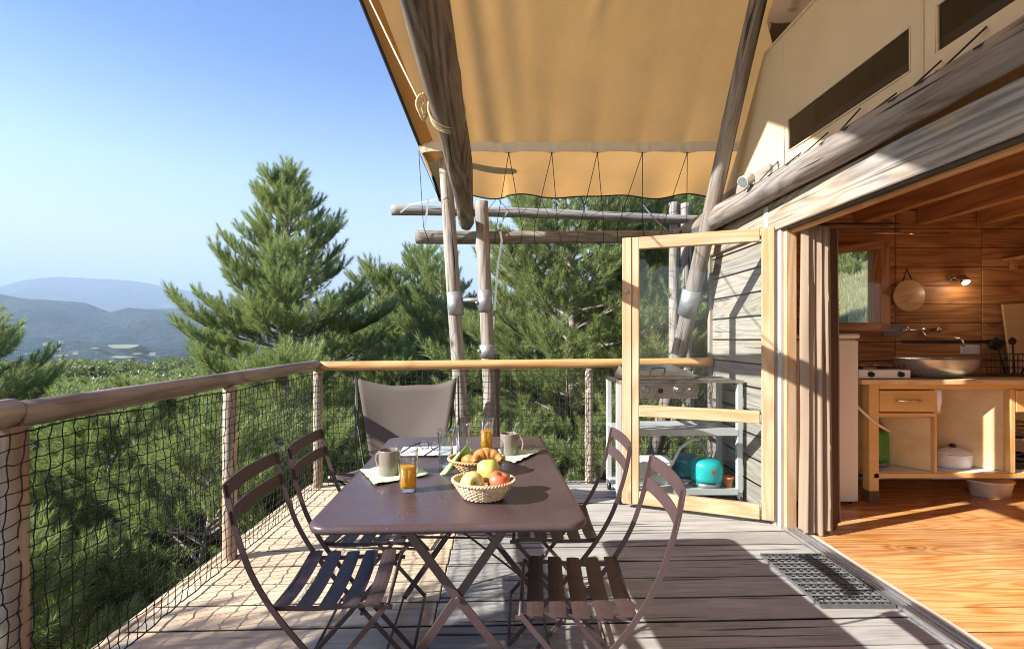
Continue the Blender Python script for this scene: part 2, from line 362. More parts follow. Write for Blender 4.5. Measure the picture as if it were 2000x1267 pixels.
def fruit(name, a, b, c):
    N = NT(name); tc = N.n('ShaderNodeTexCoord').outputs['Object']
    n1 = N.noise(tc, 9, 3); st = N.noise(N.vm('MULTIPLY', tc, (60, 60, 8)), 1.0, 3)
    col = N.mix(N.ramp(N.math('ADD', N.math('MULTIPLY', n1, .7), N.math('MULTIPLY', st, .3)), [(.38, 0.0), (.62, 1.0)]), a, b)
    sp = N.ramp(N.noise(tc, 260, 1), [(.68, 0.0), (.74, 1.0)]); col = N.mix(N.math('MULTIPLY', sp, .4), col, c)
    return N.surf(N.pbr(col, .28, 0, None, .5, **{'Subsurface Weight': .1, 'Subsurface Radius': (.01, .008, .004)}))
M['apple_y'] = fruit('yellow_apple_skin', (.66, .56, .16), (.74, .62, .24), (.8, .75, .45))
M['apple_g'] = fruit('green_apple_skin', (.46, .55, .12), (.62, .62, .20), (.75, .75, .4))
M['apple_r'] = fruit('red_apple_skin', (.55, .07, .04), (.68, .26, .12), (.8, .6, .35))
M['pastry'] = fruit('baked_pastry', (.38, .15, .03), (.66, .36, .12), (.75, .5, .25))
N = NT('lit_bulb'); M['bulb'] = N.surf(N.n('ShaderNodeEmission', {0: (1, .82, .5, 1), 1: 14.0}).outputs[0])

def needle_mat(name, dark, light, dry=.12):
    N = NT(name); oi = N.n('ShaderNodeObjectInfo').outputs['Random']
    g = N.n('ShaderNodeNewGeometry').outputs['Random Per Island']
    wp = N.n('ShaderNodeNewGeometry').outputs['Position']
    big = N.math('ADD', N.math('MULTIPLY', N.noise(wp, .9, 2), .45), N.math('MULTIPLY', N.noise(wp, 7.0, 1), .55))
    f = N.math('ADD', N.math('MULTIPLY', oi, .12), N.math('ADD', N.math('MULTIPLY', g, .3), N.math('MULTIPLY', N.math('SUBTRACT', big, .25), .6)))
    col = N.mix(N.math('MULTIPLY', f, 1.0, clamp=True), dark, light)
    col = N.mix(N.math('MULTIPLY', N.ramp(g, [(.93, 0.0), (.95, 1.0)]), dry * 4, clamp=True), col, (.16, .11, .05))
    d = N.pbr(col, .42, 0, None, .35); t = N.n('ShaderNodeBsdfTranslucent', {0: N.mix(.4, col, (.30, .40, .06))}).outputs[0]
    return N.surf(N.n('ShaderNodeMixShader', {0: .38, 1: d, 2: t}).outputs[0])
M['needle'] = needle_mat('pine_needles', (.10, .155, .058), (.60, .68, .27), .25)
M['oak'] = needle_mat('oak_leaves', (.10, .13, .05), (.30, .32, .13), .05)
M['grass'] = needle_mat('dry_grass', (.22, .24, .11), (.58, .55, .36), .3)

# ------------------------------------------------------------------ terrain, hills
def gz(x, y):
    z = -3.9 + .5 * max(0.0, x - 1.0) * (1 - .5 * min(1, max(0, x - 1) / 80)) + .05 * max(-4, min(y, 25))
    z -= .14 * max(0.0, -x - 2.5) if x > -40 else .14 * 37.5 + .05 * (-x - 40)
    z -= .10 * max(0.0, y - 16) * (1.0 if x < 5 else max(0, 1 - (x - 5) / 12))
    if x > 1.2 and y < 6 and y > -9 and x < 8: z = min(z, -.45)
    d = math.hypot(x, y)
    if d > 90: z -= (min(d, 900) - 90) * .10
    return max(z, -96 + 2 * math.sin(x / 130) * math.cos(y / 170)) + .12 * noise.noise(Vector((x * .6, y * .6, 0)))
def axis(a, b, n, k=2.6):
    return [(a if t < 0 else b) * abs(t) ** k for t in [-1 + 2 * i / n for i in range(n + 1)]]
N = NT('hillside_ground'); tc = N.n('ShaderNodeTexCoord').outputs['Object']
n1 = N.noise(tc, .35, 6, .65); n2 = N.noise(tc, 6, 5, .7); n3 = N.noise(tc, .012, 5, .6)
c = N.mix(N.ramp(n1, [(.40, 0.0), (.58, 1.0)]), (.30, .27, .19), (.11, .13, .05)); c = N.mix(N.ramp(n2, [(.35, 0.0), (.7, 1.0)]), c, (.40, .37, .29), 'MIX') if False else N.mix(N.math('MULTIPLY', N.ramp(n2, [(.35, 0.0), (.7, 1.0)]), .5), c, (.46, .43, .36))
geo = N.n('ShaderNodeNewGeometry').outputs['Position']; sy = N.n('ShaderNodeSeparateXYZ', {0: geo}).outputs
far = N.ramp(N.math('MULTIPLY', sy[1], .002), [(.2, 0.0), (.5, 1.0)])
c = N.mix(far, c, N.mix(N.ramp(n3, [(.45, 0.0), (.6, 1.0)]), (.06, .09, .04), (.26, .27, .15)))
M['ground'] = N.surf(N.pbr(c, .95, 0, N.bump(n2, .6, .1), .1))
xs = axis(-9000, 9000, 150, 3.4); ys = axis(-300, 12500, 150, 3.6)
ys = [y for y in ys if y > -300 or y == -300]
g = MB().grid([[(x, y, gz(x, y)) for x in xs] for y in ys])
go = bpy.data.objects.new('ground', g.mesh('ground', M['ground'])); COL.objects.link(go); go['kind'] = 'structure'

def far_mat(name, forest, bare, sc, rock=.5):
    N = NT(name); p = N.n('ShaderNodeTexCoord').outputs['Object']
    a = N.noise(p, sc, 6, .7); b = N.noise(p, sc * 7, 4, .7); c = N.mix(N.ramp(b, [(.3, 0.0), (.7, 1.0)]), tuple(x * .45 for x in forest), tuple(x * 1.5 for x in forest))
    c = N.mix(N.math('MULTIPLY', N.ramp(a, [(.56, 0.0), (.66, 1.0)]), rock), c, bare)
    return N.surf(N.pbr(c, .95, 0, N.bump(b, 1.0, 1.0 / sc * .25), .05))
def ridge(name, prof, Yr, Yb, zb, mat, rough, seed, over=4000, extra=None):
    """hill range with its crest at distance Yr running along the (u, v) skyline prof, falling to zb at Yb"""
    us = np.linspace(prof[0][0], prof[-1][0], 150); P = []
    cz = np.interp(us, [p[0] for p in prof], [p[1] for p in prof]); rows = 56
    for i in range(rows + 14):
        row = []
        for k, u in enumerate(us):
            if i < rows: s = i / (rows - 1); Y = Yb + (Yr - Yb) * s; e = s ** 1.25
            else: s = 1 - (i - rows + 1) / 14; Y = Yr + over * (1 - s); e = s
            x = (u - 985) / 960 * Yr * (.55 + .45 * Y / Yr); z1 = 1.28 + (660 - cz[k]) / 960 * Yr
            nz = noise.fractal(Vector((x * .0011 + seed, Y * .0011, 0)), 1.0, 2.1, 5) * rough * math.sin(math.pi * min(1, s)) + noise.noise(Vector((x * .008, Y * .008, seed))) * rough * .06
            row.append((x, Y, zb + (z1 - zb) * e + nz))
        P.append(row)
    o = bpy.data.objects.new(name, MB().grid(P).mesh(name, mat)); COL.objects.link(o); o['kind'] = 'structure'; return o
M['mid_hill'] = far_mat('wooded_hill', (.045, .07, .05), (.20, .20, .16), .0030, .35)
M['far_hill'] = far_mat('far_mountain', (.07, .09, .06), (.40, .38, .34), .0016, .6)
ridge('hills', [(-700, 560), (-200, 560), (0, 574), (40, 582), (100, 586), (165, 591), (215, 609), (290, 630), (480, 655), (700, 668)], 4300, 1500, -100, M['mid_hill'], 130, 3.3, 1500)
ridge('hills', [(-100, 640), (120, 625), (215, 610), (280, 604), (340, 602), (420, 606), (560, 612), (760, 622), (1000, 640), (1500, 650)], 5600, 2000, -100, M['mid_hill'], 150, 8.1, 1800)
ridge('mountain', [(-900, 600), (-400, 590), (-60, 572), (0, 561), (45, 547), (110, 540), (140, 541), (180, 544), (215, 545), (280, 551), (330, 561), (390, 571), (480, 588), (600, 606), (760, 620), (1100, 640), (1600, 650)], 12500, 6500, -100, M['far_hill'], 260, 5.7, 5000)
# pale fields on the valley side
M['field'] = plain('stubble_field', (.26, .26, .17), .9, 0, .15, .01)
for k, (u, v, w, h) in enumerate([(240, 676, 58, 12), (185, 680, 14, 3), (236, 697, 44, 5), (268, 690, 18, 3), (120, 694, 30, 3), (60, 690, 26, 3)]):
    Y = 1420 - 3 * (k % 3); a = px(u, v, Y); ww = w / 960 * Y / 2; hh = h / 960 * Y / 2.6
    pts = [(a.x + ww * math.cos(t) * (1 + .18 * math.sin(3 * t + k)), a.y + 6 * math.sin(t), a.z + hh * math.sin(t) * (1 + .2 * math.cos(2 * t + k))) for t in [6.283 * i / 14 for i in range(14)]]
    o = MB().add(pts + [(p[0], p[1] + 60, p[2] - 20) for p in pts], [tuple(range(13, -1, -1))] + [(i, (i + 1) % 14, 14 + (i + 1) % 14, 14 + i) for i in range(14)]).build('field', M['field']); o['kind'] = 'structure'
M['stucco'] = plain('pale_house_wall', (.45, .42, .36), .9); M['tiles'] = plain('house_roof_tiles', (.30, .20, .15), .9)
for k, (u, v, s) in enumerate([(93, 675, 9), (122, 670, 7), (117, 684, 8), (30, 688, 7), (300, 694, 8), (150, 692, 7)]):
    p = px(u, v, 1380); where = ['on the wooded valley slope, upper one above the left rail', 'highest and smallest on the valley slope', 'on the valley slope right of the first two', 'at the far left foot of the blue hill', 'at the valley foot beside the big pine', 'low in the valley below the middle of the hill'][k]
    h = thing('farmhouse', 'tiny pale farmhouse ' + where, 'house', p, 0, 'farmhouses far off in the valley')
    MB().box(p.x - s, p.y - 5, p.z, p.x + s, p.y + 5, p.z + s * .7).build('wall', M['stucco'], h)
    z = p.z + s * .7; MB().add([(p.x - s - 1, p.y - 6, z), (p.x + s + 1, p.y - 6, z), (p.x + s + 1, p.y + 6, z), (p.x - s - 1, p.y + 6, z), (p.x - s, p.y, z + s * .4), (p.x + s, p.y, z + s * .4)], [(0, 1, 5, 4), (2, 3, 4, 5), (1, 2, 5), (3, 0, 4), (0, 3, 2, 1)]).build('roof', M['tiles'], h)

# air
hz = MB().box(-16000, -400, -400, 16000, 18000, 2000); ho = bpy.data.objects.new('haze', hz.mesh('haze')); COL.objects.link(ho); ho['kind'] = 'stuff'
m = bpy.data.materials.new('haze'); m.use_nodes = True; nt = m.node_tree; nt.nodes.clear(); oo = nt.nodes.new('ShaderNodeOutputMaterial')
pv = nt.nodes.new('ShaderNodeVolumePrincipled'); pv.inputs['Color'].default_value = (.60, .80, 1, 1); pv.inputs['Density'].default_value = .000115; pv.inputs['Anisotropy'].default_value = 0
nt.links.new(pv.outputs[0], oo.inputs[1]); ho.data.materials.append(m)

# ------------------------------------------------------------------ deck
TA = math.tan(R(2.0)); XS, XR, XL = -.32, 1.865, -1.66
deck = struct('deck')
for k in range(-19, 11):
    y = 2.19 + .2 * k + .1; r = rnd.uniform(-.002, .002)
    bar('plank', (XL + rnd.uniform(-.006, .004), y + (XL - XS) * TA, -.016 + r), (XS - .003, y, -.016 + r), .192, .032, M['new_deck'], deck, bevel=.004)
    r = rnd.uniform(-.003, .003)
    bar('plank', (XS + .003, y, -.017 + r), (XR, y + (XR - XS) * TA, -.017 + r), .191, .032, M['old_deck'], deck, bevel=.004)
MB().box(-1.66, -1.6, -.05, 1.86, 4.30, -.045).build('gap_shade_sheet', M['black'], deck)  # black sheet added so the gaps between the boards look dark
for x in (-1.62, -.9, -.32, .4, 1.1, 1.8): bar('joist', (x, -1.6, -.125), (x, 4.34, -.125), .07, .145, M['dark_log'], deck)
bar('edge_board', (-1.69, -1.6, -.09), (-1.69, 4.30, -.09), .18, .035, M['new_deck'], deck, up=(1, 0, 0))
bar('edge_board', (-1.7, 4.33, -.09), (1.86, 4.45, -.09), .18, .03, M['old_deck'], deck, up=(0, 1, 0))

# ------------------------------------------------------------------ railings and net
def net(P, nu, nv, parent, seed, sag=.004, off=(0, 0, 0)):
    rg = random.Random(seed); m = MB(); pts = [[None] * (nv + 1) for _ in range(nu + 1)]
    for i in range(nu + 1):
        for j in range(nv + 1):
            p = Vector(P(i / nu, j / nv)); e = 0 if j in (0, nv) else 1
            pts[i][j] = p + Vector((rg.gauss(0, .003), rg.gauss(0, .0035), rg.gauss(0, .0035) * e))
    def seg(a, b, r):
        d = (b - a).normalized(); s = d.orthogonal().normalized(); t = d.cross(s); k = len(m.v)
        for q in (a, b):
            for w in range(3): th = w * 2.094; m.v.append(tuple(q + (s * math.cos(th) + t * math.sin(th)) * r))
        for w in range(3): l = (w + 1) % 3; m.f.append((k + w, k + l, k + 3 + l, k + 3 + w)); m.sm.append(True)
    for i in range(nu + 1):
        for j in range(nv + 1):
            a = pts[i][j]
            if j < nv: b = pts[i][j + 1]; c = (a + b) / 2 + Vector((rg.gauss(0, .0015), rg.gauss(0, .0025), 0)); seg(a, c, .0024); seg(c, b, .0024)
            if i < nu: b = pts[i + 1][j]; c = (a + b) / 2 + Vector((0, 0, rg.gauss(-.002, .002))); w = .0024 if 0 < j < nv else .004; seg(a, c, w); seg(c, b, w)
            k = len(m.v); r = .0054                                         # knot
            m.v += [tuple(a + Vector(q) * r) for q in ((1, 0, 0), (-1, 0, 0), (0, 1, 0), (0, -1, 0), (0, 0, 1), (0, 0, -1))]
            m.f += [tuple(k + w for w in f) for f in ((0, 2, 4), (2, 1, 4), (1, 3, 4), (3, 0, 4), (2, 0, 5), (1, 2, 5), (3, 1, 5), (0, 3, 5))]; m.sm += [True] * 8
    return m.build('netting', M['cord'], parent)
rail_l = thing('railing', 'left railing of grey log with black rope net, running away along the deck edge', 'railing', (-1.6, 1.6, 0))
log('handrail', (-1.6, -.6, 1.035), (-1.605, 1.60, 1.035), .047, .046, M['rail_log'], rail_l, seed=3, bend=.004)
log('handrail', (-1.605, 1.60, 1.035), (-1.62, 4.26, 1.04), .046, .040, M['rail_log'], rail_l, seed=5, bend=.006)
for y in (1.60, 2.86, 4.22): log('post', (-1.60, y, -.25 if y < 4 else -.03), (-1.60, y, .995), .040, .038, M['post'], rail_l, n=14, seed=int(y * 10), bumps=.002, bend=.003)
log('post', (-1.60, .2, -.25), (-1.60, .2, .995), .042, .04, M['post'], rail_l, n=14, seed=4, bumps=.002)
net(lambda a, b: (-1.545 + .02 * math.sin(a * 25) * math.sin(b * 3.1) , -.3 + 4.44 * a, .018 + (.965 + .006 * math.cos(a * 40)) * b), 92, 20, rail_l, 1)
rail_b = thing('railing', 'back railing of golden round pole with black rope net behind the table', 'railing', (0, 4.3, 0))
YB = lambda x: 4.27 + (x + 1.6) * .036
log('handrail', (-1.60, YB(-1.6), 1.04), (1.85, YB(1.85), 1.06), .041, .040, M['gold_log'], rail_b, seed=8, bumps=.002, bend=.003)
log('post', (.75, YB(.75), -.2), (.75, YB(.75), 1.01), .036, .036, M['post'], rail_b, n=14, seed=12, bumps=.001, bend=0)
net(lambda a, b: (-1.52 + 3.34 * a, YB(-1.52 + 3.34 * a) - .045 + .012 * math.sin(a * 21) * math.sin(b * 3), .018 + (.98) * b), 70, 20, rail_b, 2)

# ------------------------------------------------------------------ poles, beams
def sleeve(p, q, r, parent, name='metal_sleeve'):
    m = MB().tube([p, q], r, 20, False); a = Vector(p); b = Vector(q)
    o = m.build(name, M['galv'], parent, solid=.003); return o
def ln(a, b, z): t = (z - a.z) / (b.z - a.z); return a + (b - a) * t
A0, A1 = px(918, 1010, 4.68), px(864, 240, 4.72)
pA = thing('wooden_pole', 'leaning grey pole left of the upright one, propping the canopy behind the back rail', 'pole', A0)
A0 = ln(A0, A1, -4.0) if False else Vector((A0.x + .25, 4.68, -3.9)); log('shaft', A0, A1, .074, .062, M['grey_log'], pA, seed=21)
sleeve(ln(A0, A1, 1.50), ln(A0, A1, 1.72), .074, pA)
B0, B1 = Vector(px(960, 860, 4.62)), px(938, 394, 4.62); B0 = ln(B0, B1, -3.9)
pB = thing('wooden_pole', 'upright grey pole with two steel sleeves behind the back rail', 'pole', B0)
log('shaft', B0, B1, .066, .060, M['grey_log'], pB, seed=22); sleeve(ln(B0, B1, 1.53), ln(B0, B1, 1.73), .067, pB); sleeve(ln(B0, B1, 1.10), ln(B0, B1, 1.22), .070, pB)
a = ln(A0, A1, 1.64); b = ln(B0, B1, 1.64); MB().tube([a, b], .022, 10).build('tie_bar', M['galv'], pB)
for z in (1.15, 1.6, .15): p = ln(B0, B1, z); MB().lathe([(.0, 0), (.016, 0), (.016, .02), (0, .02)], 8, (p.x - .075, p.y - .03, p.z)).build('bolt', M['galv'], pB)
C2 = thing('wooden_pole', 'short darker pole standing close behind the upright one', 'pole', px(968, 860, 4.82))
log('shaft', px(972, 1500, 4.82), px(964, 692, 4.82), .055, .05, M['dark_log'], C2, seed=23)
lc = thing('ridge_log', 'thick brown log running overhead from the camera to the poles', 'log', (-.3, 3, 2.3))
log('shaft', (-.165, -.9, 2.36), (-.345, 4.58, 2.345), .090, .066, M['dark_log'], lc, n=26, seed=31, bumps=.012, bend=.02)
LL = thing('cross_log', 'lower horizontal log under the canopy hem, lashed with cords', 'log', (0, 4.85, 2.28))
log('shaft', px(812, 461, 4.88), px(1400, 464, 4.98), .066, .060, M['grey_log'], LL, seed=33)
LU = thing('cross_log', 'upper thinner horizontal log beyond the canopy hem', 'log', (0, 6.5, 2.9))
log('shaft', px(765, 410, 6.5), px(1372, 428, 6.7), .066, .058, M['grey_log'], LU, seed=34)
for (u, vt, Y, s) in ((1315, 396, 6.75, 41), (1340, 398, 7.0, 42)):
    q = px(u, vt, Y); t = thing('wooden_pole', 'distant upright pole behind the cross logs, ' + ('left of the glass door top corner' if s == 41 else 'nearest the leaning sleeved pole'), 'pole', (q.x, q.y, -3.6))
    log('shaft', (q.x + .02, q.y, -3.6), q, .075, .065, M['grey_log'], t, seed=s)
D0, D1 = px(1322, 698, 4.72), px(1487, -10, 3.42)
D0 = D0 + (D0 - D1) * .95; D2 = D1 + (D1 - D0) * .18
pD = thing('wooden_pole', 'long slanting pole at the tent corner rising to the upper right with a steel sleeve', 'pole', D0)
log('shaft', D0, D2, .085, .054, M['slate_log'], pD, n=22, seed=35)
sleeve(ln(D0, D1, 1.50), ln(D0, D1, 1.72), .084, pD)
p = ln(D0, D1, 1.62); MB().tube([p, p + Vector((.2, .04, .01))], .02, 8).build('tie_bar', M['galv'], pD)
wl_ = thing('wall_log', 'heavy grey log resting along the top of the doorway beam', 'log', (1.8, 2.5, 2.2))
log('shaft', (1.775, 4.95, 2.30), (1.80, -.8, 2.29), .090, .066, M['slate_log'], wl_, n=24, seed=36, bumps=.012, bend=.018)

# ------------------------------------------------------------------ canopy
cp = thing('canopy', 'ochre canvas canopy stretched over the terrace with dark binding and laced hem', 'canopy', (0, 4, 3))
Y0, YR, ZR = 4.5, 2.4, 4.86
def roofz(y):
    if y > YR: return 3.06 + (ZR - 3.06) * (Y0 - y) / (Y0 - YR)
    return ZR - .62 * (YR - y)
def leftx(y): return -.775 - (Y0 - y) * .333 if y > YR else -1.474
def cfold(x, y):
    w = max(0, 1 - abs(x + .25) / .62)
    f = .010 * w * math.sin((x + .14 * (Y0 - y)) * 24 + .6 * math.sin(y)) + .012 * noise.noise(Vector((x * 2, y * .5, 2))) * .6
    f += .02 * math.exp(-((x - .62 + (y - 3.9) * .35) / .05) ** 2) * max(0, min(1, (3.9 - y) * 2))
    g_ = .012 * abs(math.sin(math.pi * (x + .0) / .41)) * math.exp(-(Y0 - y) * 2.5)
    return f + g_
XRF = lambda y: 2.0 + .55 * max(0, min(1, (y - 3.75) / .6))
ysr = [Y0 - (Y0 - YR) * i / 34 for i in range(35)] + [YR - (YR + 1.3) * i / 16 for i in range(1, 17)]
P = []
for y in ysr:
    xl = leftx(y); xr = XRF(y); P.append([(xl + (xr - xl) * j / 110, y, roofz(y) + cfold(xl + (xr - xl) * j / 110, y)) for j in range(111)])
MB().grid(P).build('fly_sheet', M['fly'], cp)
GX = [-.775 + .0, -.37, .04, .43, .842, 1.25, 1.655]                 # grommets
def hemz(x): return 2.865 + .018 * math.sin(x * 7.5) - .012 * (x > 9)
P = []
for i in range(15):
    t = i / 14; P.append([])
    for j in range(91):
        x = -.775 + (2.60 + .775) * j / 90; xx = x + t * (.045 if x < 0 else .2 * (x / 2))
        y = Y0 + t * 1.0; z = 3.005 * (1 - t) + hemz(x) * t + .01 * math.sin(math.pi * t) + .012 * math.sin(x * 11) * t
        P[-1].append((xx, y, z))
MB().grid(P).build('flap', M['fly'], cp)
MB().tube([(p[0], p[1], p[2]) for p in P[-1]], .010, 6).build('hem', M['black_canvas'], cp)
# webbing band under the fold line, pulled down at every grommet
P = []
for i in range(5):
    t = i / 4; P.append([])
    for j in range(141):
        x = -.775 + (2.5 + .775) * j / 140; g_ = min(abs(x - q) for q in GX)
        dip = .022 * math.exp(-(g_ / .07) ** 2); pl = .006 * math.sin(g_ * 90) * math.exp(-(g_ / .13) ** 2)
        P[-1].append((x, Y0 - .03 - .02 * t + pl, 3.06 + cfold(x, Y0) * (1 - t) - .004 - t * (.085 + dip)))
MB().grid(P).build('webbing_band', M['band'], cp)
for gx in GX[1:]:
    gy, g_z = Y0 - .055, 2.955
    MB().lathe([(.006, 0), (.011, .002), (.006, .004)], 10, (gx, gy, g_z)).build('grommet', M['black'], cp)
    MB().tube([(gx, gy, g_z), (gx - .125 + .02 * math.sin(gx * 9), 4.80, 2.36), (gx - .135, 4.83, 2.23), (gx - .11, 4.92, 2.22)], .0035, 5).build('cord', M['cord'], cp)
    MB().tube([(gx, gy, g_z), (gx + .115 + .02 * math.cos(gx * 7), 4.80, 2.36), (gx + .13, 4.82, 2.23), (gx + .10, 4.92, 2.22)], .0035, 5).build('cord', M['cord'], cp)
hx = -.55
while hx < 1.9:
    MB().tube([(hx, 5.5, hemz(hx) - .01), (hx + .22, 6.48, 2.86 - .02 * hx * .3), (hx + .26, 6.5, 2.80)], .0035, 5).build('cord', M['cord'], cp)
    MB().tube([(hx + .26, 6.44, 2.87), (hx + .47, 5.5, hemz(hx + .47) - .01)], .0035, 5).build('cord', M['cord'], cp); hx += .47
MB().tube([(-.775, 4.45, 2.97), (-.79, 4.8, 2.37), (-.74, 4.83, 2.22)], .0035, 5).build('cord', M['cord'], cp)
MB().tube([(-.775, 4.45, 2.97), (-.74, 5.46, 2.86), (-.42, 4.80, 2.22)], .0035, 5).build('cord', M['cord'], cp)
# dark binding down the open left edge
E = [Vector((leftx(y), y, roofz(y) + cfold(leftx(y), y))) for y in ysr]; E.reverse(); E += [Vector((-.775 + .045 * t, Y0 + t, 3.06 * (1 - t) + 2.865 * t + .05 * math.sin(math.pi * t))) for t in (.25, .5, .75, 1)]
MB().grid([[p + Vector((-.006, 0, .015)) for p in E], [p + Vector((.0, -.01, -.055)) for p in E], [p + Vector((.03, -.01, -.06)) for p in E]]).build('edge_binding', M['black_canvas'], cp, solid=.004)
MB().grid([[p + Vector((.03, -.01, -.06)) for p in E[:-3]], [p + Vector((.10, -.01, -.03 + .01 * math.sin(i * 1.3))) for i, p in enumerate(E[:-3])], [p + Vector((.13, 0, -.004)) for p in E[:-3]]]).build('edge_facing', M['fly'], cp)
for pts in ([px(858, 388, 5.5), px(845, 391, 5.7), px(800, 400, 6.3), px(782, 415, 6.42)], [px(836, 388, 5.45), px(833, 420, 5.2), px(828, 448, 4.9)]):
    MB().ribbon(pts, (0, 1, 0), .022, .003).build('strap', M['strap'], cp)
MB().ribbon([px(992, 412, 6.4), px(984, 425, 5.2), px(976, 446, 4.82), px(980, 470, 4.80), px(972, 520, 4.78), px(961, 672, 4.70)], (0, 1, 0), .02, .003).build('strap', M['strap'], cp)
MB().ribbon([px(1256, 400, 6.3), px(1276, 425, 5.4), px(1302, 450, 4.9)], (0, 1, 0), .025, .003).build('strap', M['strap'], cp)

# rope from the eave to the log and its coil
rp = thing('rope', 'cream rope tied round the brown overhead log with a hanging coil', 'rope', (-.35, 2.4, 2.3))
LC = lambda y: Vector((-.165 - .18 * (y + .9) / 5.48, y, 2.36 - .015 * (y + .9) / 5.48))
MB().tube([px(722, 0, 3.5), px(775, 110, 2.95), px(818, 196, 2.42)], .006, 6).build('line', M['rope'], rp)
c = LC(2.30); 
for dy in (0, .022, .044):
    MB().tube([(c.x + .083 * math.cos(t), c.y + dy + .02 * math.cos(t + dy * 40), c.z + .083 * math.sin(t)) for t in [6.283 * i / 28 for i in range(28)]], .0065, 6, closed=True).build('loop', M['rope'], rp)
for k in range(5):
    c2 = px(822 + 2.5 * k, 205 + 4 * (k % 3), 2.36 + .012 * k); a_ = .5 + .25 * k
    MB().tube([c2 + Vector((.022 * math.cos(t) * math.cos(a_) , .03 * math.cos(t) * math.sin(a_), .048 * math.sin(t) + .008 * math.sin(2 * t + k))) for t in [6.283 * i / 20 for i in range(20)]], .006, 6, closed=True).build('coil', M['rope'], rp)

# ------------------------------------------------------------------ tent cabin (the building)
cab = thing('tent_cabin', 'safari tent cabin with weathered plank wall, open doorway and cream canvas upper wall', 'cabin', (1.9, 4.3, 0))
E_ = lambda n, par=cab: place(bpy.data.objects.new(n, None), Matrix(), par)
def grp(n, par=cab): o = bpy.data.objects.new(n, None); COL.objects.link(o); return place(o, Matrix(), par)
sw = grp('side_wall')
z = .02; k = 0
while z < 2.5:
    h = .178; bar('plank', (1.885, 4.42, z + h / 2), (1.885, 3.475, z + h / 2), h - .006, .03, M['wall_board'], sw, up=(1, 0, 0), bevel=.005); z += h
bar('corner_board', (1.872, 4.435, 0), (1.872, 4.435, 2.42), .045, .06, M['wall_board'], cab, up=(1, 0, 0))
MB().box(1.9, 3.40, 0, 1.93, 4.44, 2.5).build('dark_panel', M['dark_brown'], cab)  # inner lining of the plank wall
M['pale_frame'] = wood('bleached_frame', (.26, .23, .20), (.44, .41, .37), (.55, .52, .48), freq=5, knots=.3, rough=.7, bumpk=.3, spec=.2)
bar('frame_board', (1.862, 3.455, 0), (1.862, 3.455, 2.2), .05, .055, M['pale_frame'], cab, up=(1, 0, 0))
bar('frame_board', (1.880, 3.385, 0), (1.880, 3.385, 2.03), .07, .07, M['pale_frame'], cab, up=(1, 0, 0))
bar('door_jamb', (1.893, 3.325, 0), (1.893, 3.325, 2.02), .04, .07, M['pale_frame'], cab, up=(1, 0, 0))
bar('door_jamb', (1.914, 3.29, 0), (1.914, 3.29, 2.02), .03, .07, M['door'], cab, up=(1, 0, 0))
bar('lintel', (1.868, 4.42, 2.115), (1.868, -1.2, 2.105), .20, .055, M['beam'], cab, up=(1, 0, 0), bevel=.006)
bar('lintel_edge', (1.905, 3.36, 2.011), (1.905, -1.2, 2.001), .018, .09, M['black'], cab, up=(1, 0, 0))
bar('header', (1.925, 4.3, 2.15), (1.925, -1.2, 2.15), .34, .035, M['joist'], cab, up=(1, 0, 0))
# canvas upper wall: back edge slopes with the pole; two window openings
cw = grp('canvas_wall'); WX = 1.90
def cwy(z): return 4.36 - (z - 2.36) * .78
zb, zt = 2.34, 3.34
def cy_(x): return 0
m = MB()
def quadgrid(ya, yb, za, zb_, na=10, nb=6, fa=None):
    P = []
    for i in range(nb + 1):
        zz = za + (zb_ - za) * i / nb; y1 = fa(zz) if fa else ya
        P.append([(WX + .012 * noise.noise(Vector((y * 1.6, zz * 2.2, 5))) , y, zz) for y in [y1 + (yb - y1) * j / na for j in range(na + 1)]])
    m.grid(P)
quadgrid(0, 3.30, zb, 2.53, 14, 3, cwy); quadgrid(0, 3.30, 2.53, 2.74, 12, 4, cwy); quadgrid(0, 3.30, 2.74, zt, 14, 10, cwy)
quadgrid(3.30, -1.2, zb, 2.53, 50, 3); quadgrid(3.30, -1.2, 2.74, zt, 50, 10)
quadgrid(2.30, 2.165, 2.53, 2.74, 3, 4); quadgrid(1.2, -1.2, 2.53, 2.74, 20, 4)
m.build('canvas', M['tent'], cw)
quad_back = MB().grid([[(WX + .004 + .05 * t, 4.36 - s * .78 + .10 * t, 2.36 + s) for t in (0, .5, 1)] for s in (0, .25, .5, .75, .98)]).build('flap_fold', M['tent'], cw)
for y in (3.335, 2.225, 1.1): MB().box(WX - .006, y - .002, zb, WX - .002, y + .012, zt).build('seam', M['tent'], cw)
MB().box(WX - .012, -1.2, zt - .01, WX + .01, 3.58, zt + .012).build('top_seam', M['band'], cw)
for ya, yb in ((3.295, 2.305), (2.16, 1.205)):
    w = MB().box(WX + .008, yb, 2.53, WX + .011, ya, 2.74).build('window', M['pvc'], cab)
    for zz in (2.53, 2.74): MB().box(WX - .0, yb, zz - .004, WX + .012, ya, zz + .004).build('hem', M['tent'], w)
    for yy in (ya, yb): MB().box(WX - .0, yy - .004, 2.526, WX + .0125, yy + .004, 2.744).build('hem', M['tent'], w)
log('wall_pole', (WX + .09, 3.2, 2.60), (WX + .09, -.5, 2.63), .034, .034, M['pale_frame'], cab, seed=51)
# curtains inside behind the pvc
P = [[(WX + .30 + .02 * math.sin(y * 60), y, zz) for y in [3.5 - .02 * j for j in range(180)]] for zz in (2.4, 2.95)]
MB().grid(P).build('inner_curtain', M['dark_brown'], cab)
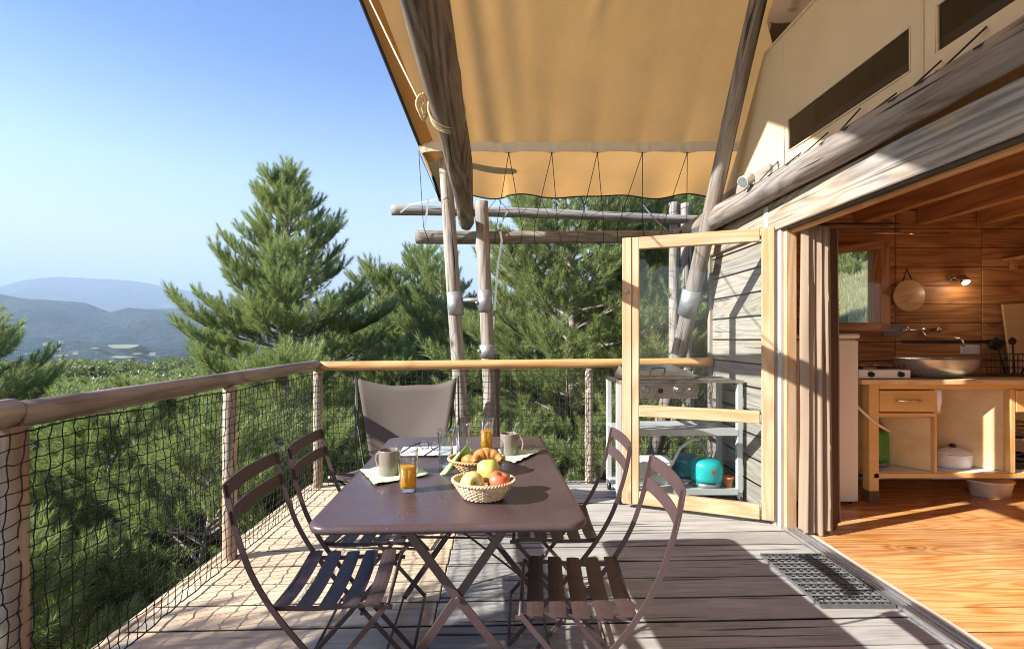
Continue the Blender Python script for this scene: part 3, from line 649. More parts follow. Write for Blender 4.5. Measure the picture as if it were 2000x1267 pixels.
# roof over the cabin: brown lining (a separate sheet right of the ochre one)
P = []
for y in ysr:
    P.append([(x, y, roofz(y) + .02) for x in (XRF(y) - .01, 3.2, 4.6, 6.2)])
for t in (.25, .5, .75, 1): P.insert(0, [(x, Y0 + t, 3.06 - .2 * t) for x in (2.6, 3.2, 4.6, 6.2)])
MB().grid(P).build('roof', M['dark_brown'], cab, solid=.01)
MB().grid([[(WX, y, zt) , (3.2, y, zt + .5)] for y in (3.58, 2, 0, -1.2)]).build('inner_roof', M['dark_brown'], cab)
MB().add([(1.95, cwy(2.34), 2.3), (3.2, 4.6, 2.3), (3.2, 3.6, zt + .5), (1.9, 3.58, zt)], [(0, 1, 2, 3)]).build('gable_canvas', M['tent'], cab)
# lacing on the canvas foot
lac = [(3.62, 0), (3.30, 1), (2.98, 0), (2.66, 1), (2.34, 0), (2.06, 1), (1.80, 0)]
for i, y in enumerate([3.95, 3.66, 3.38, 3.12, 2.86, 2.60, 2.36, 2.12, 1.92, 1.72]):
    up = .055 + .02 * (i % 3)
    MB().tube([(1.885, y, 2.40 + up), (1.80 , y + (.05 if i % 2 else .10), 2.385), (1.71, y + (.07 if i % 2 else .13), 2.33)], .0045, 5).build('lacing', M['cord'], cab)
    if i % 2: MB().tube([(1.88, y + .02, 2.44), (1.84, y - .10, 2.40), (1.80, y - .16, 2.385)], .0045, 5).build('lacing', M['cord'], cab)
MB().tube([(1.868 - .0 * 1, y, 2.375 + .008 * math.sin(y * 9)) for y in [4.2 - .3 * i for i in range(17)]], .005, 5).build('lacing', M['cord'], cab)
# threshold track
th = thing('door_track', 'aluminium sliding track of the doorway between deck and varnished floor', 'door track', (1.9, 1.5, 0))
M['worn'] = wood('worn_sill', (.50, .38, .26), (.70, .60, .48), (.80, .74, .64), freq=5, knots=.1, rough=.6, bumpk=.2)
MB().box(1.866, -1.4, -.01, 1.95, 3.345, .006).build('base', M['alu'], th)
for x, w, h in ((1.868, .006, .020), (1.893, .004, .016), (1.915, .004, .018), (1.944, .008, .022)): MB().box(x, -1.4, .006, x + w, 3.345, h).build('ridge', M['alu'], th)
bar('sill_board', (1.975, 3.345, -.001), (1.975, -1.4, -.001), .046, .03, M['worn'], th)
# floor
fl = struct('floor')
for k in range(-8, 12):
    y = 2.32 + .19 * k + .095; rr = rnd.uniform(-.0015, .0015)
    if y > 4.42: continue
    bar('plank', (1.999, y, -.008 + rr), (5.5, y + .05, -.008 + rr), .188, .03, M['floor'], fl, bevel=.002)
MB().box(1.95, -1.5, -.10, 5.6, 4.6, -.04).build('subfloor', M['dark_brown'], fl)
# kitchen wall of pine boards with window hole
kw = grp('kitchen_wall'); WY = 4.50
cols = [(1.93, 3.565), (3.573, 4.355), (4.363, 5.5)]
zs = [2.277 - .1725 * i for i in range(14)] ; zs = [2.45] + zs
for a, b in cols:
    for i in range(len(zs) - 1):
        z1, z0 = zs[i], max(zs[i + 1], 0); 
        if z1 <= 0.01: continue
        segs = [(a, b)]
        if a < 3: segs = [(a, 2.97), (3.36, b)] if 1.40 < (z0 + z1) / 2 < 2.10 else [(a, b)]
        for s0, s1 in segs: bar('plank', (s0, WY, (z0 + z1) / 2), (s1, WY, (z0 + z1) / 2), z1 - z0 - .005, .03, M['inner'], kw, up=(0, 1, 0), bevel=.003)
MB().box(1.95, WY + .04, 2.30 - .9 + .0, 2.96, WY + .06, 2.5).build('backing', M['dark_brown'], kw)
MB().box(3.37, WY + .04, 0, 5.5, WY + .06, 2.5).build('backing', M['dark_brown'], kw)
MB().box(1.95, WY + .04, 0, 3.37, WY + .06, 1.38).build('backing', M['dark_brown'], kw)
rw = grp('far_side_wall')
for i in range(14): bar('plank', (5.5, 4.5, .09 + .178 * i), (5.5, -1.4, .09 + .178 * i), .173, .03, M['inner'], rw, up=(1, 0, 0))
nw = grp('near_wall')
for i in range(14): bar('plank', (1.95, -1.4, .09 + .178 * i), (5.5, -1.4, .09 + .178 * i), .173, .03, M['inner'], nw, up=(0, 1, 0))
# ceiling boards and joists
ce = grp('ceiling')
for i in range(40):
    y = 4.45 - .15 * i; bar('board', (1.95, y, 2.47), (5.5, y, 2.47), .146, .02, M['joist'], ce)
for x in (2.10, 2.66, 3.22, 3.79, 4.33, 4.9, 5.4): bar('joist', (x, 4.47, 2.385), (x, -1.3, 2.385), .075, .15, M['joist'], ce)
# casement window at the back of the kitchen
wf = grp('window_frame')
for a, b in (((2.94, 1.41), (2.94, 2.09)), ((3.375, 1.41), (3.375, 2.09)), ((2.94, 1.395), (3.40, 1.395)), ((2.94, 2.10), (3.40, 2.10))):
    bar('frame_piece', (a[0], WY - .01, a[1]), (b[0], WY - .01, b[1]), .05, .09, M['inner'], wf, up=(0, 1, 0))
sh = grp('casement')
H0 = Vector((2.955, 4.43, 0)); H1 = Vector((3.285, 4.19, 0))
def hp(t, z): p = H0 + (H1 - H0) * t; return (p.x, p.y, z)
nrm = (H1 - H0).cross(Vector((0, 0, 1))).normalized()
for a, b, w in (((0.04, 1.36), (.04, 2.09), .05), ((.93, 1.35), (.93, 2.10), .065), ((.0, 1.39), (1, 1.37), .07), ((.0, 2.07), (1, 2.08), .07)):
    bar('stile', hp(*a), hp(*b), w, .035, M['inner'], sh, up=nrm)
MB().add([hp(.06, 1.41), hp(.88, 1.41), hp(.88, 2.04), hp(.06, 2.04)], [(0, 1, 2, 3)]).build('pane', M['glass'], sh)
MB().box(3.232, 4.13, 1.66, 3.244, 4.20, 1.675).box(3.226, 4.125, 1.63, 3.236, 4.14, 1.71).build('handle', M['brass'], sh)
MB().tube([(3.30, 4.44, 2.225), (4.02, 4.44, 2.225)], .006, 6).tube([(3.56, 4.46, 2.24), (3.56, 4.41, 2.24)], .016, 8).build('curtain_rod', M['chrome'], cab)

# ------------------------------------------------------------------ glass door (swung open onto the deck)
gd = thing('glass_door', 'honey pine glass door folded open against the plank wall', 'door', (1.83, 3.35, 0))
Ha, Hb = Vector((1.855, 3.355, 0)), Vector((.895, 3.745, 0)); U = (Hb - Ha).normalized(); NRM = Vector((U.y, -U.x, 0)); W = (Hb - Ha).length
if NRM.y > 0: NRM = -NRM
def dp(s, z, o=0): p = Ha + U * s + NRM * o; return Vector((p.x, p.y, z))
ZT = 2.035
def dbar(name, a, b, w, t=.045, o=0, mat='door'): return bar(name, dp(a[0], a[1], o), dp(b[0], b[1], o), w, t, M[mat], gd, up=NRM, bevel=.004)
dbar('stile', (.050, .035), (.050, ZT), .078); dbar('stile', (W - .105, .035), (W - .105, ZT), .05)
dbar('stile', (W - .042, .03), (W - .042, ZT - .0), .068, .05, .004)
dbar('rail', (.10, ZT - .045), (W - .13, ZT - .045), .09); dbar('rail', (.10, .085), (W - .13, .085), .10); dbar('rail', (.10, .735), (W - .13, .735), .085)
for z0, z1 in ((.135, .69), (.78, ZT - .09)):
    MB().add([dp(s, z, o) for o in (-.003, .003) for s, z in ((.095, z0), (W - .125, z0), (W - .125, z1), (.095, z1))], [(3, 2, 1, 0), (4, 5, 6, 7), (0, 1, 5, 4), (1, 2, 6, 5), (2, 3, 7, 6), (3, 0, 4, 7)]).build('pane', M['glass'], gd)
MB().lathe([(0, -.012), (.014, -.012), (.017, 0), (.014, .012), (0, .012)], 12, dp(W - .042, 1.63, .045)).build('knob', M['pale_frame'], gd)
for z in (.22, .74, 1.33, 1.93):
    p = Vector((1.868, 3.335, z)); MB().tube([p + Vector((0, 0, -.05)), p + Vector((0, 0, .05))], .010, 8).box(1.862, 3.335, z - .045, 1.868, 3.385, z + .045).build('hinge', M['galv'], gd)
# second folded leaf, just behind the first
# ------------------------------------------------------------------ curtain
cu = thing('curtain', 'long taupe brown curtain gathered at the side of the doorway', 'curtain', (2.05, 3.25, 0))
path = []
for i in range(81):
    t = i / 80; path.append(Vector((1.925 + .195 * t + .014 * math.sin(t * 6.283 * 9), 3.195 + .030 * math.sin(t * 6.283 * 4.5 + .5) * (.75 + .25 * math.cos(t * 9)), 0)))
path += [Vector((2.12 + .115 * (i / 14), 3.195 + .085 * i / 14 + .006 * math.sin(i * .7), 0)) for i in range(1, 15)]
P = []
for k in range(25):
    z = 2.0 - 1.985 * k / 24; s = 1 + .10 * (k / 24) * math.sin(k * .2); row = []
    for i, p in enumerate(path):
        q = Vector((2.06, 3.23, 0)); d = p - q; w_ = .020 * noise.noise(Vector((i * .11, k * .10, 1))) * min(1, k / 8)
        dz = .018 * math.sin(i * .22) * (k / 24) if k == 24 else 0
        row.append((q.x + d.x * (.92 + .16 * k / 24) + w_, q.y + d.y * (.85 + .35 * k / 24) + w_, max(.012, z + dz + (.012 if k == 24 else 0))))
    P.append(row)
MB().grid([r[:83] for r in P]).build('cloth', M['curtain'], cu); MB().grid([r[82:94] for r in P]).build('dark_panel', M['dark_panel'], cu); MB().grid([r[93:] for r in P]).build('hem', M['curtain'], cu)  # right end of the cloth coloured darker for its shaded side
MB().tube([(1.95, 3.24, 2.03), (2.6, 3.24, 2.03)], .01, 8).build('rod', M['black'], cu)

# ------------------------------------------------------------------ pines: trunk, limbs and needle shoots
def tuft_tris(seed, n=84, L=.24, nl=.118, w=.0066):
    """needles of one shoot as single triangles, (n, 3, 3)"""
    rg = random.Random(seed); T = []
    for i in range(n):
        t = (i + rg.random()) / n; z = L * (.05 + .95 * t); th = i * 2.39996 + rg.uniform(-.3, .3)
        el = R(rg.uniform(28, 52)) + R(26) * t + R(rg.uniform(-12, 8))
        d = Vector((math.cos(th) * math.cos(el), math.sin(th) * math.cos(el), math.sin(el))); l = nl * rg.uniform(.75, 1.15) * (1 - .18 * t)
        s = d.cross(Vector((rg.uniform(-1, 1), rg.uniform(-1, 1), rg.uniform(-1, 1)))).normalized() * w / 2; p = Vector((0, 0, z))
        T.append([tuple(p - s), tuple(p + s), tuple(p + d * l + Vector((0, 0, .006)))])
    return np.array(T, dtype=np.float32)
TUFTS = [tuft_tris(k) for k in range(6)]
def needles_mesh(name, pts, rots, scl, mat):
    P = np.array([tuple(p) for p in pts], np.float32); Q = np.array([[list(r) for r in m] for m in rots], np.float32); S = np.array(scl, np.float32); out = []
    for k in range(6):
        i = np.arange(k, len(P), 6); out.append(np.einsum('nij,tvj->ntvi', Q[i], TUFTS[k]) * S[i][:, None, None, None] + P[i][:, None, None, :])
    V = np.concatenate([o.reshape(-1, 3) for o in out]); n = len(V); me = bpy.data.meshes.new(name)
    me.vertices.add(n); me.vertices.foreach_set('co', V.ravel()); me.loops.add(n); me.loops.foreach_set('vertex_index', np.arange(n, dtype=np.int32))
    me.polygons.add(n // 3); me.polygons.foreach_set('loop_start', np.arange(0, n, 3, dtype=np.int32)); me.update(calc_edges=True); me.materials.append(mat); return me
def leaf_ball(seed, n=1100, rad=1.0, s=.085):
    rg = random.Random(seed); m = MB(); lobes = [(Vector((rg.gauss(0, .42), rg.gauss(0, .42), rg.uniform(-.25, .5))), rg.uniform(.35, .6)) for _ in range(9)]
    for i in range(n):
        c, r = rg.choice(lobes); d = Vector((rg.gauss(0, 1), rg.gauss(0, 1), rg.gauss(.35, 1))).normalized(); p = (c + d * r * rg.uniform(.7, 1.05)) * rad
        a = Vector((rg.gauss(0, 1), rg.gauss(0, 1), rg.gauss(0, 1))).normalized(); a = (a + d * .3).normalized(); b = a.cross(d + Vector((.01, .3, 0))).normalized(); k = s * rg.uniform(.6, 1.2)
        m.add([p - a * k, p + b * k * .6, p + a * k, p - b * k * .6], [(0, 1, 2, 3)])
    return bpy.data.objects.new('crown_source', m.mesh('crown_source', M['oak']))
def scatter_group(name, src, mats=None):
    ng = bpy.data.node_groups.new(name, 'GeometryNodeTree')
    ng.interface.new_socket('Geometry', in_out='INPUT', socket_type='NodeSocketGeometry'); ng.interface.new_socket('Geometry', in_out='OUTPUT', socket_type='NodeSocketGeometry')
    gi = ng.nodes.new('NodeGroupInput'); go_ = ng.nodes.new('NodeGroupOutput'); ip = ng.nodes.new('GeometryNodeInstanceOnPoints')
    join = ng.nodes.new('GeometryNodeGeometryToInstance')
    ng.links.new(gi.outputs[0], ip.inputs['Points'])
    for s in src:
        oi = ng.nodes.new('GeometryNodeObjectInfo'); oi.inputs['Object'].default_value = s; oi.inputs['As Instance'].default_value = True
        ng.links.new(oi.outputs['Geometry'], join.inputs[0])
    ng.links.new(join.outputs[0], ip.inputs['Instance']); ip.inputs['Pick Instance'].default_value = True
    for nm, typ, sock in (('rot', 'FLOAT_VECTOR', 'Rotation'), ('scl', 'FLOAT', 'Scale')):
        a = ng.nodes.new('GeometryNodeInputNamedAttribute'); a.data_type = typ; a.inputs[0].default_value = nm; ng.links.new(a.outputs[0], ip.inputs[sock])
    ng.links.new(ip.outputs[0], go_.inputs[0]); return ng
def points_mesh(name, pts, rots, scl):
    me = bpy.data.meshes.new(name); me.from_pydata([tuple(p) for p in pts], [], [])
    a = me.attributes.new('rot', 'FLOAT_VECTOR', 'POINT'); a.data.foreach_set('vector', np.array([tuple(r) for r in rots], dtype=np.float32).ravel())
    a = me.attributes.new('scl', 'FLOAT', 'POINT'); a.data.foreach_set('value', np.array(scl, dtype=np.float32)); return me
NG_OAK = scatter_group('leaf_crowns', [leaf_ball(k + 50) for k in range(4)])
def crown_obj(name, me, ng, parent=None, kind=None):
    o = bpy.data.objects.new(name, me); COL.objects.link(o); md = o.modifiers.new('shoots', 'NODES'); md.node_group = ng
    if parent: o.parent = parent
    if kind: o['kind'] = kind
    return o
def pine_meshes(H, rad, seed, low=.12, dens=1.0, sc=1.0, sparse=False):
    """trunk mesh, point mesh of shoots; H tall, rad(depth below top) -> branch length"""
    rg = random.Random(seed); wood_ = MB(); pts = []; dirs = []; scl = []
    k = 14; tr = [Vector((.10 * math.sin(i * .5 + seed) * (i / k), .10 * math.cos(i * .6 + seed) * (i / k), H * i / k)) for i in range(k + 1)]
    wood_.tube(tr, [.014 * H * (1 - .93 * (i / k)) + .012 for i in range(k + 1)], 9)
    def at(z): f = max(0, min(k - .001, z / H * k)); i = int(f); return tr[i].lerp(tr[i + 1], f - i)
    def shoot(p, d, s):
        pts.append(p); dirs.append(d.normalized()); scl.append(s * sc * rg.uniform(.85, 1.15))
    def shoots_along(a, b, d, s, gap):
        L = (b - a).length; n = max(1, int(L / gap))
        for i in range(n):
            p = a.lerp(b, (i + .5) / n); o = Vector((rg.gauss(0, 1), rg.gauss(0, 1), rg.gauss(.8, .5))).normalized(); shoot(p, d * .9 + o * .65, s * .85)
    z = H * low; az = rg.uniform(0, 6.28)
    # leader: a cluster of upright shoots
    shoot(at(H * .995), Vector((0, 0, 1)), 1.35)
    for i in range(6):
        th = i * 1.05 + seed; shoot(at(H - .12 - .05 * i), Vector((math.cos(th) * .5, math.sin(th) * .5, 1)), 1.1)
    while z < H - .35:
        depth = H - z; Lb = rad(depth); nb = rg.choice([4, 5, 5, 6]); az += .7
        for j in range(nb):
            th = az + 6.283 * j / nb + rg.uniform(-.3, .3); L = Lb * rg.uniform(.72, 1.12); z0 = z + rg.uniform(-.13, .13) * sc
            e0 = R(rg.uniform(8, 28)) + R(30) * max(0, 1 - depth / (H * .45)); e1 = R(rg.uniform(38, 66)); p = at(z0); ns = max(4, int(L / .26)); bp = [p.copy()]; bd = []
            side = rg.uniform(-.25, .25)
            for s in range(ns):
                t = s / ns; e = e0 + (e1 - e0) * t ** 1.7 - R(10) * math.sin(t * 3.1); th2 = th + side * t
                d = Vector((math.cos(th2) * math.cos(e), math.sin(th2) * math.cos(e), math.sin(e))); bd.append(d); p = p + d * L / ns; bp.append(p.copy())
            r0 = .010 + .0095 * L
            wood_.tube(bp, [r0 * (1 - .85 * i / ns) + .003 for i in range(ns + 1)], 5, False)
            shoot(bp[-1], bd[-1] + Vector((0, 0, .5)), 1.3)
            for q_ in range(3): shoot(bp[-1] - bd[-1] * .10 * (q_ + 1), bd[-1] + Vector((rg.gauss(0, .4), rg.gauss(0, .4), .9)), 1.15)
            t = .30 if L > .8 else .15; sg = 1
            while t < .99:
                f = t * ns; i = min(ns - 1, int(f)); a = bp[i].lerp(bp[i + 1], f - i); d = bd[i]; hv = Vector((-d.y, d.x, 0)).normalized()
                lt = L * .42 * (1.05 - t) * rg.uniform(.7, 1.25) + .12
                q = (d * .75 + hv * sg * rg.uniform(.6, 1.0) + Vector((0, 0, rg.uniform(.05, .5)))).normalized()
                b1 = a + q * lt * .6; q2 = (q + Vector((0, 0, .45))).normalized(); b2 = b1 + q2 * lt * .4
                wood_.tube([a, b1, b2], [.008 + .003 * L * (1 - t), .006, .003], 3, False)
                shoot(b2, q2 + Vector((0, 0, .2)), 1.0)
                shoots_along(a.lerp(b1, .35), b2, q2, .95, .090 / dens)
                if lt > .45:
                    for s2 in (-1, 1):
                        c0 = a.lerp(b1, .55); q3 = (q + Vector((-q.y, q.x, 0)) * s2 * .8 + Vector((0, 0, .3))).normalized(); c1 = c0 + q3 * lt * .42
                        wood_.tube([c0, c1], [.005, .003], 3, False); shoot(c1, q3, .95); shoots_along(c0, c1, q3, .9, .10 / dens)
                sg = -sg; t += .100 / max(.55, L) * (1.15 if not sparse else 1.8) * sc
            f0 = int(ns * .5)
            for i in range(f0, ns): shoots_along(bp[i], bp[i + 1], bd[i], .9, .10 / dens)
        z += (.25 + .018 * depth) * rg.uniform(.85, 1.2) * (sc if sc > 1 else 1)
    rots = [Vector((0, 0, 1)).rotation_difference(d).to_matrix() @ Matrix.Rotation(rg.uniform(0, 6.28), 3, 'Z') for d in dirs]
    print('shoots', len(pts)); return wood_.mesh('trunk', M['needle_bark']), needles_mesh('crown', pts, rots, scl, M['needle']), len(pts)
PROTO = {}
PROTO['big'] = pine_meshes(9.6, lambda d: min(3.0, .22 + .51 * d), 11, low=.14)
PROTO['tall'] = pine_meshes(8.0, lambda d: min(2.2, .30 + .50 * d), 23, low=.10)
PROTO['wide'] = pine_meshes(7.0, lambda d: min(2.4, .35 + .62 * d), 37, low=.10)
PROTO['young'] = pine_meshes(4.2, lambda d: min(1.55, .28 + .62 * d), 41, low=.06)
PROTO['bushy'] = pine_meshes(3.4, lambda d: min(1.35, .35 + .70 * d), 59, low=.05)
def pine(kind, x, y, top, label, rz=0, s=1.0, group='pines growing on the slope below the terrace'):
    w, c, n = PROTO[kind]; H = {'big': 9.6, 'tall': 8.0, 'wide': 7.0, 'young': 4.2, 'bushy': 3.4}[kind] * s
    t = bpy.data.objects.new('pine_tree', None); COL.objects.link(t); t.location = (x, y, top - H); t.rotation_euler = (0, 0, rz); t.scale = (s, s, s)
    t.matrix_basis = Matrix.Translation((x, y, top - H)) @ Matrix.Rotation(rz, 4, 'Z') @ Matrix.Scale(s, 4)
    tag(t, label, 'pine tree', group)
    tr = bpy.data.objects.new('trunk', w); COL.objects.link(tr); tr.parent = t
    cr = bpy.data.objects.new('crown', c); COL.objects.link(cr); cr.parent = t; cr['kind'] = 'stuff'; return t
pine('big', -4.75, 11.0, 5.05, 'tallest pine on the left with its whole pointed crown against the blue sky', .9)
pine('tall', -2.75, 16.5, 4.35, 'slim mid distance pine just left of the leaning pole', 1.9, 1.0)
pine('young', -3.95, 15.5, 3.45, 'small pine between the tallest pine and the slim one', 2.6, 1.25)
pine('tall', 1.15, 8.9, 5.15, 'large dense pine filling the view right of the upright pole', .4, 1.12)
pine('wide', 4.7, 12.0, 4.9, 'broad pine seen through the upper glass of the door', 2.2, 1.05)
pine('tall', 2.9, 9.6, 4.1, 'dark pine between the large dense pine and the plank wall', 3.3, .9)
pine('wide', -1.3, 12.5, 2.2, 'pine seen between the two poles above the back rail', 4.4, .9)
pine('young', -8.25, 7.4, 1.55, 'pine poking in at the left edge above the rail', 1.1, 1.1)
young = [('young', -3.6, 8.2, .95, 'pine right under the tallest one, behind the rail corner', .3, 1.1), ('bushy', -3.45, 5.6, .15, 'bushy pine outside the net beside the second rail post', 1.2, 1.0),
 ('young', -5.3, 6.5, .30, 'pale green pine top showing over the left rail below the oak wood', 2.0, 1.0), ('young', -3.9, 3.6, -.25, 'pine close outside the left net between the first two posts', 3.0, .95),
 ('young', -5.4, 4.1, .05, 'pine behind the nearer pines in the left net panel', 4.1, 1.05), ('bushy', -3.3, 1.9, -1.1, 'low pine at the bottom left corner below the deck edge', 5.0, .9),
 ('young', -2.6, 6.9, -.1, 'pine just past the corner post of the railings', 5.6, 1.0), ('bushy', -1.1, 6.9, -.1, 'pine behind the folding canvas chair', .8, 1.15),
 ('young', .15, 7.0, -.15, 'pine behind the back net left of the large pine foot', 2.5, 1.0), ('bushy', 2.3, 7.0, .35, 'pine behind the grill trolley', 3.7, 1.1),
 ('young', -6.7, 5.4, -.05, 'darker pine left in the wide net panel', 4.9, 1.1), ('young', -6.3, 9.6, .2, 'rounded pine left of the tallest pine', 1.6, 1.1), ('young', -8.6, 9.4, .05, 'pine below the oak wood near the left edge', .1, 1.2),
 ('wide', -9.6, 13.5, .0, 'pine in front of the oak wood above the left rail', 2.9, .8), ('bushy', -2.75, 4.6, -1.35, 'small pine hugging the deck edge below the second post', 2.2, .8), ('bushy', -4.7, 2.4, -.75, 'pine low in the left net beside the nearest post', .6, 1.1),
 ('young', -2.4, 10.4, .9, 'pine behind the corner of the railings, lower than the slim pine', 1.4, 1.15), ('wide', 3.5, 11.0, 4.9, 'sunlit pine filling the upper glass of the open door', 1.0, 1.0), ('tall', 5.9, 14.5, 5.6, 'pine farthest right, behind the slanting corner pole', 2.0, 1.0), ('young', 2.75, 8.3, 1.9, 'shorter pine behind the grill trolley and door glass', 3.1, 1.15), ('tall', -1.75, 13.6, 3.5, 'narrow pine top right behind the leaning pole', 5.5, .95), ('wide', .2, 15.0, 2.6, 'pine far behind between upright pole and the large dense pine', 5.1, .9)]
for a in young: pine(*a[:4], a[4], *a[5:])
pine('young', -4.3, .35, 2.25, 'pine just outside the left edge, its shade dappling the pale deck boards', .5, 1.25)
for i, (x, y, tp, s) in enumerate([(17.2, 24.6, 6.8, .95), (18.6, 25.8, 7.6, 1.0), (21.5, 29, 9.4, 1.0)]):
    pine('wide', x, y, tp, 'pine on the grassy hillside, ' + ['leftmost in the kitchen window', 'in the middle of the kitchen window', 'highest and farthest in the kitchen window'][i], i * 1.3, s, 'pines on the hillside behind the kitchen')

# oak wood filling the slope beyond
rg = random.Random(5); pts = []; ro = []; sc_ = []
for i in range(2600):
    y = rg.uniform(20, 190); x = rg.uniform(-1.25, .55) * y - 2
    if x > -1 and y < 45: continue
    if abs(x + 4.7 * y / 11) < 0 or y < 24 and x > -12: continue
    s = rg.uniform(1.5, 2.7) * (1.0 if y < 60 else 1.35); ztop = 1.28 - y * (.050 + .0009 * max(0, 60 - y)) + rg.uniform(-2.2, .5) + 1.1 * noise.noise(Vector((x * .07, y * .05, 0)))
    pts.append((x, y, ztop - s)); ro.append((rg.uniform(-.2, .2), rg.uniform(-.2, .2), rg.uniform(0, 6.28))); sc_.append(s)
wd = crown_obj('woodland', points_mesh('woodland', pts, ro, sc_), NG_OAK, None, 'stuff')
tag(wd, 'rounded green oak wood filling the slope beyond the left rail', 'woodland')
# undergrowth and dry grass on the slope
def grass_mesh(seed):
    rg = random.Random(seed); m = MB()
    for i in range(46):
        a = rg.uniform(0, 6.28); r = rg.uniform(0, .16); p = Vector((r * math.cos(a), r * math.sin(a), 0)); h = rg.uniform(.10, .26); l = Vector((rg.gauss(0, .06), rg.gauss(0, .06), h)); s = Vector((rg.uniform(-1, 1), rg.uniform(-1, 1), 0)).normalized() * .006
        m.add([p - s, p + s, p + l], [(0, 1, 2)])
    return bpy.data.objects.new('tuft_source', m.mesh('tuft_source', M['grass']))
NG_GR = scatter_group('tufts', [grass_mesh(3), grass_mesh(4)])
pts = []; ro = []; sc_ = []
for i in range(16000):
    if i % 2: x = rg.uniform(-14, 6); y = rg.uniform(4.6, 22)
    else: y = rg.uniform(7, 34); x = y * rg.uniform(.58, .85)
    if rg.random() < .5 and noise.noise(Vector((x * .5, y * .5, 3))) < 0: continue
    pts.append((x, y, gz(x, y) - .02)); ro.append((0, 0, rg.uniform(0, 6.28))); sc_.append(rg.uniform(.7, 1.7))
gr = crown_obj('grass', points_mesh('grass', pts, ro, sc_), NG_GR, None, 'stuff'); tag(gr, 'dry pale grass growing on the slope under the pines', 'grass')

# ------------------------------------------------------------------ folding table
TR = R(2.2); TC = Vector((-.187, 2.06, 0))
tb = thing('folding_table', 'aubergine brown metal folding table laid for breakfast', 'table', TC, TR)
def rrect(hx, hy, r, z, n=8):
    o = []
    for cx, cy__, a in ((hx - r, hy - r, 0), (-hx + r, hy - r, 90), (-hx + r, -hy + r, 180), (hx - r, -hy + r, 270)):
        for i in range(n + 1): t = R(a + 90 * i / n); o.append((cx + r * math.cos(t), cy__ + r * math.sin(t), z))
    return o
rows = [rrect(.395, .627, .055, .718), rrect(.41, .64, .062, .716), rrect(.414, .644, .066, .724), rrect(.413, .643, .065, .733), rrect(.408, .638, .060, .739), rrect(.398, .628, .055, .7405)]
m = MB().grid(rows, True, True); n_ = len(rows[0]); b_ = (len(rows) - 1) * n_; m.f.append(tuple(b_ + i for i in range(n_))); m.sm.append(False); m.f.append(tuple(reversed(range(n_)))); m.sm.append(False)
m.build('tabletop', M['top_metal'], tb, local=True)
def lrib(parent, pts, side, w, t, name, mat='brown_metal'): return MB().ribbon(pts, side, w, t).build(name, M[mat], parent, local=True)
for yy, dy in ((-.50, .0), (.34, .0)):
    lrib(tb, [(-.17, yy, .712), (.02, yy, .455), (.37, yy, .012)], (0, 1, 0), .026, .010, 'leg')
    lrib(tb, [(.20, yy + .012, .712), (.02, yy + .012, .455), (-.29, yy + .012, .012)], (0, 1, 0), .026, .010, 'leg')
    MB().tube([(.02, yy - .012, .455), (.02, yy + .024, .455)], .008, 8).build('rivet', M['brown_metal'], tb, local=True)
for x in (.37, -.29): MB().tube([(x, -.53, .02), (x, .37, .02)], .006, 6).build('stretcher', M['brown_metal'], tb, local=True)
for x in (.20, -.17): MB().tube([(x, -.52, .708), (x, .36, .708)], .007, 6).build('stretcher', M['brown_metal'], tb, local=True)
MB().tube([(-.10, -.46, .70), (.02, .02, .455), (.36, .33, .06)], .005, 6).build('brace', M['brown_metal'], tb, local=True)
MB().tube([(-.17, -.42, .62), (.12, .10, .40), (.16, .08, .37), (.13, .02, .38)], .0045, 6).build('hook', M['brown_metal'], tb, local=True)
for x in (-.36, .36): MB().box(x - .012, -.6, .702, x + .012, .6, .716).build('apron_bar', M['brown_metal'], tb, local=True)

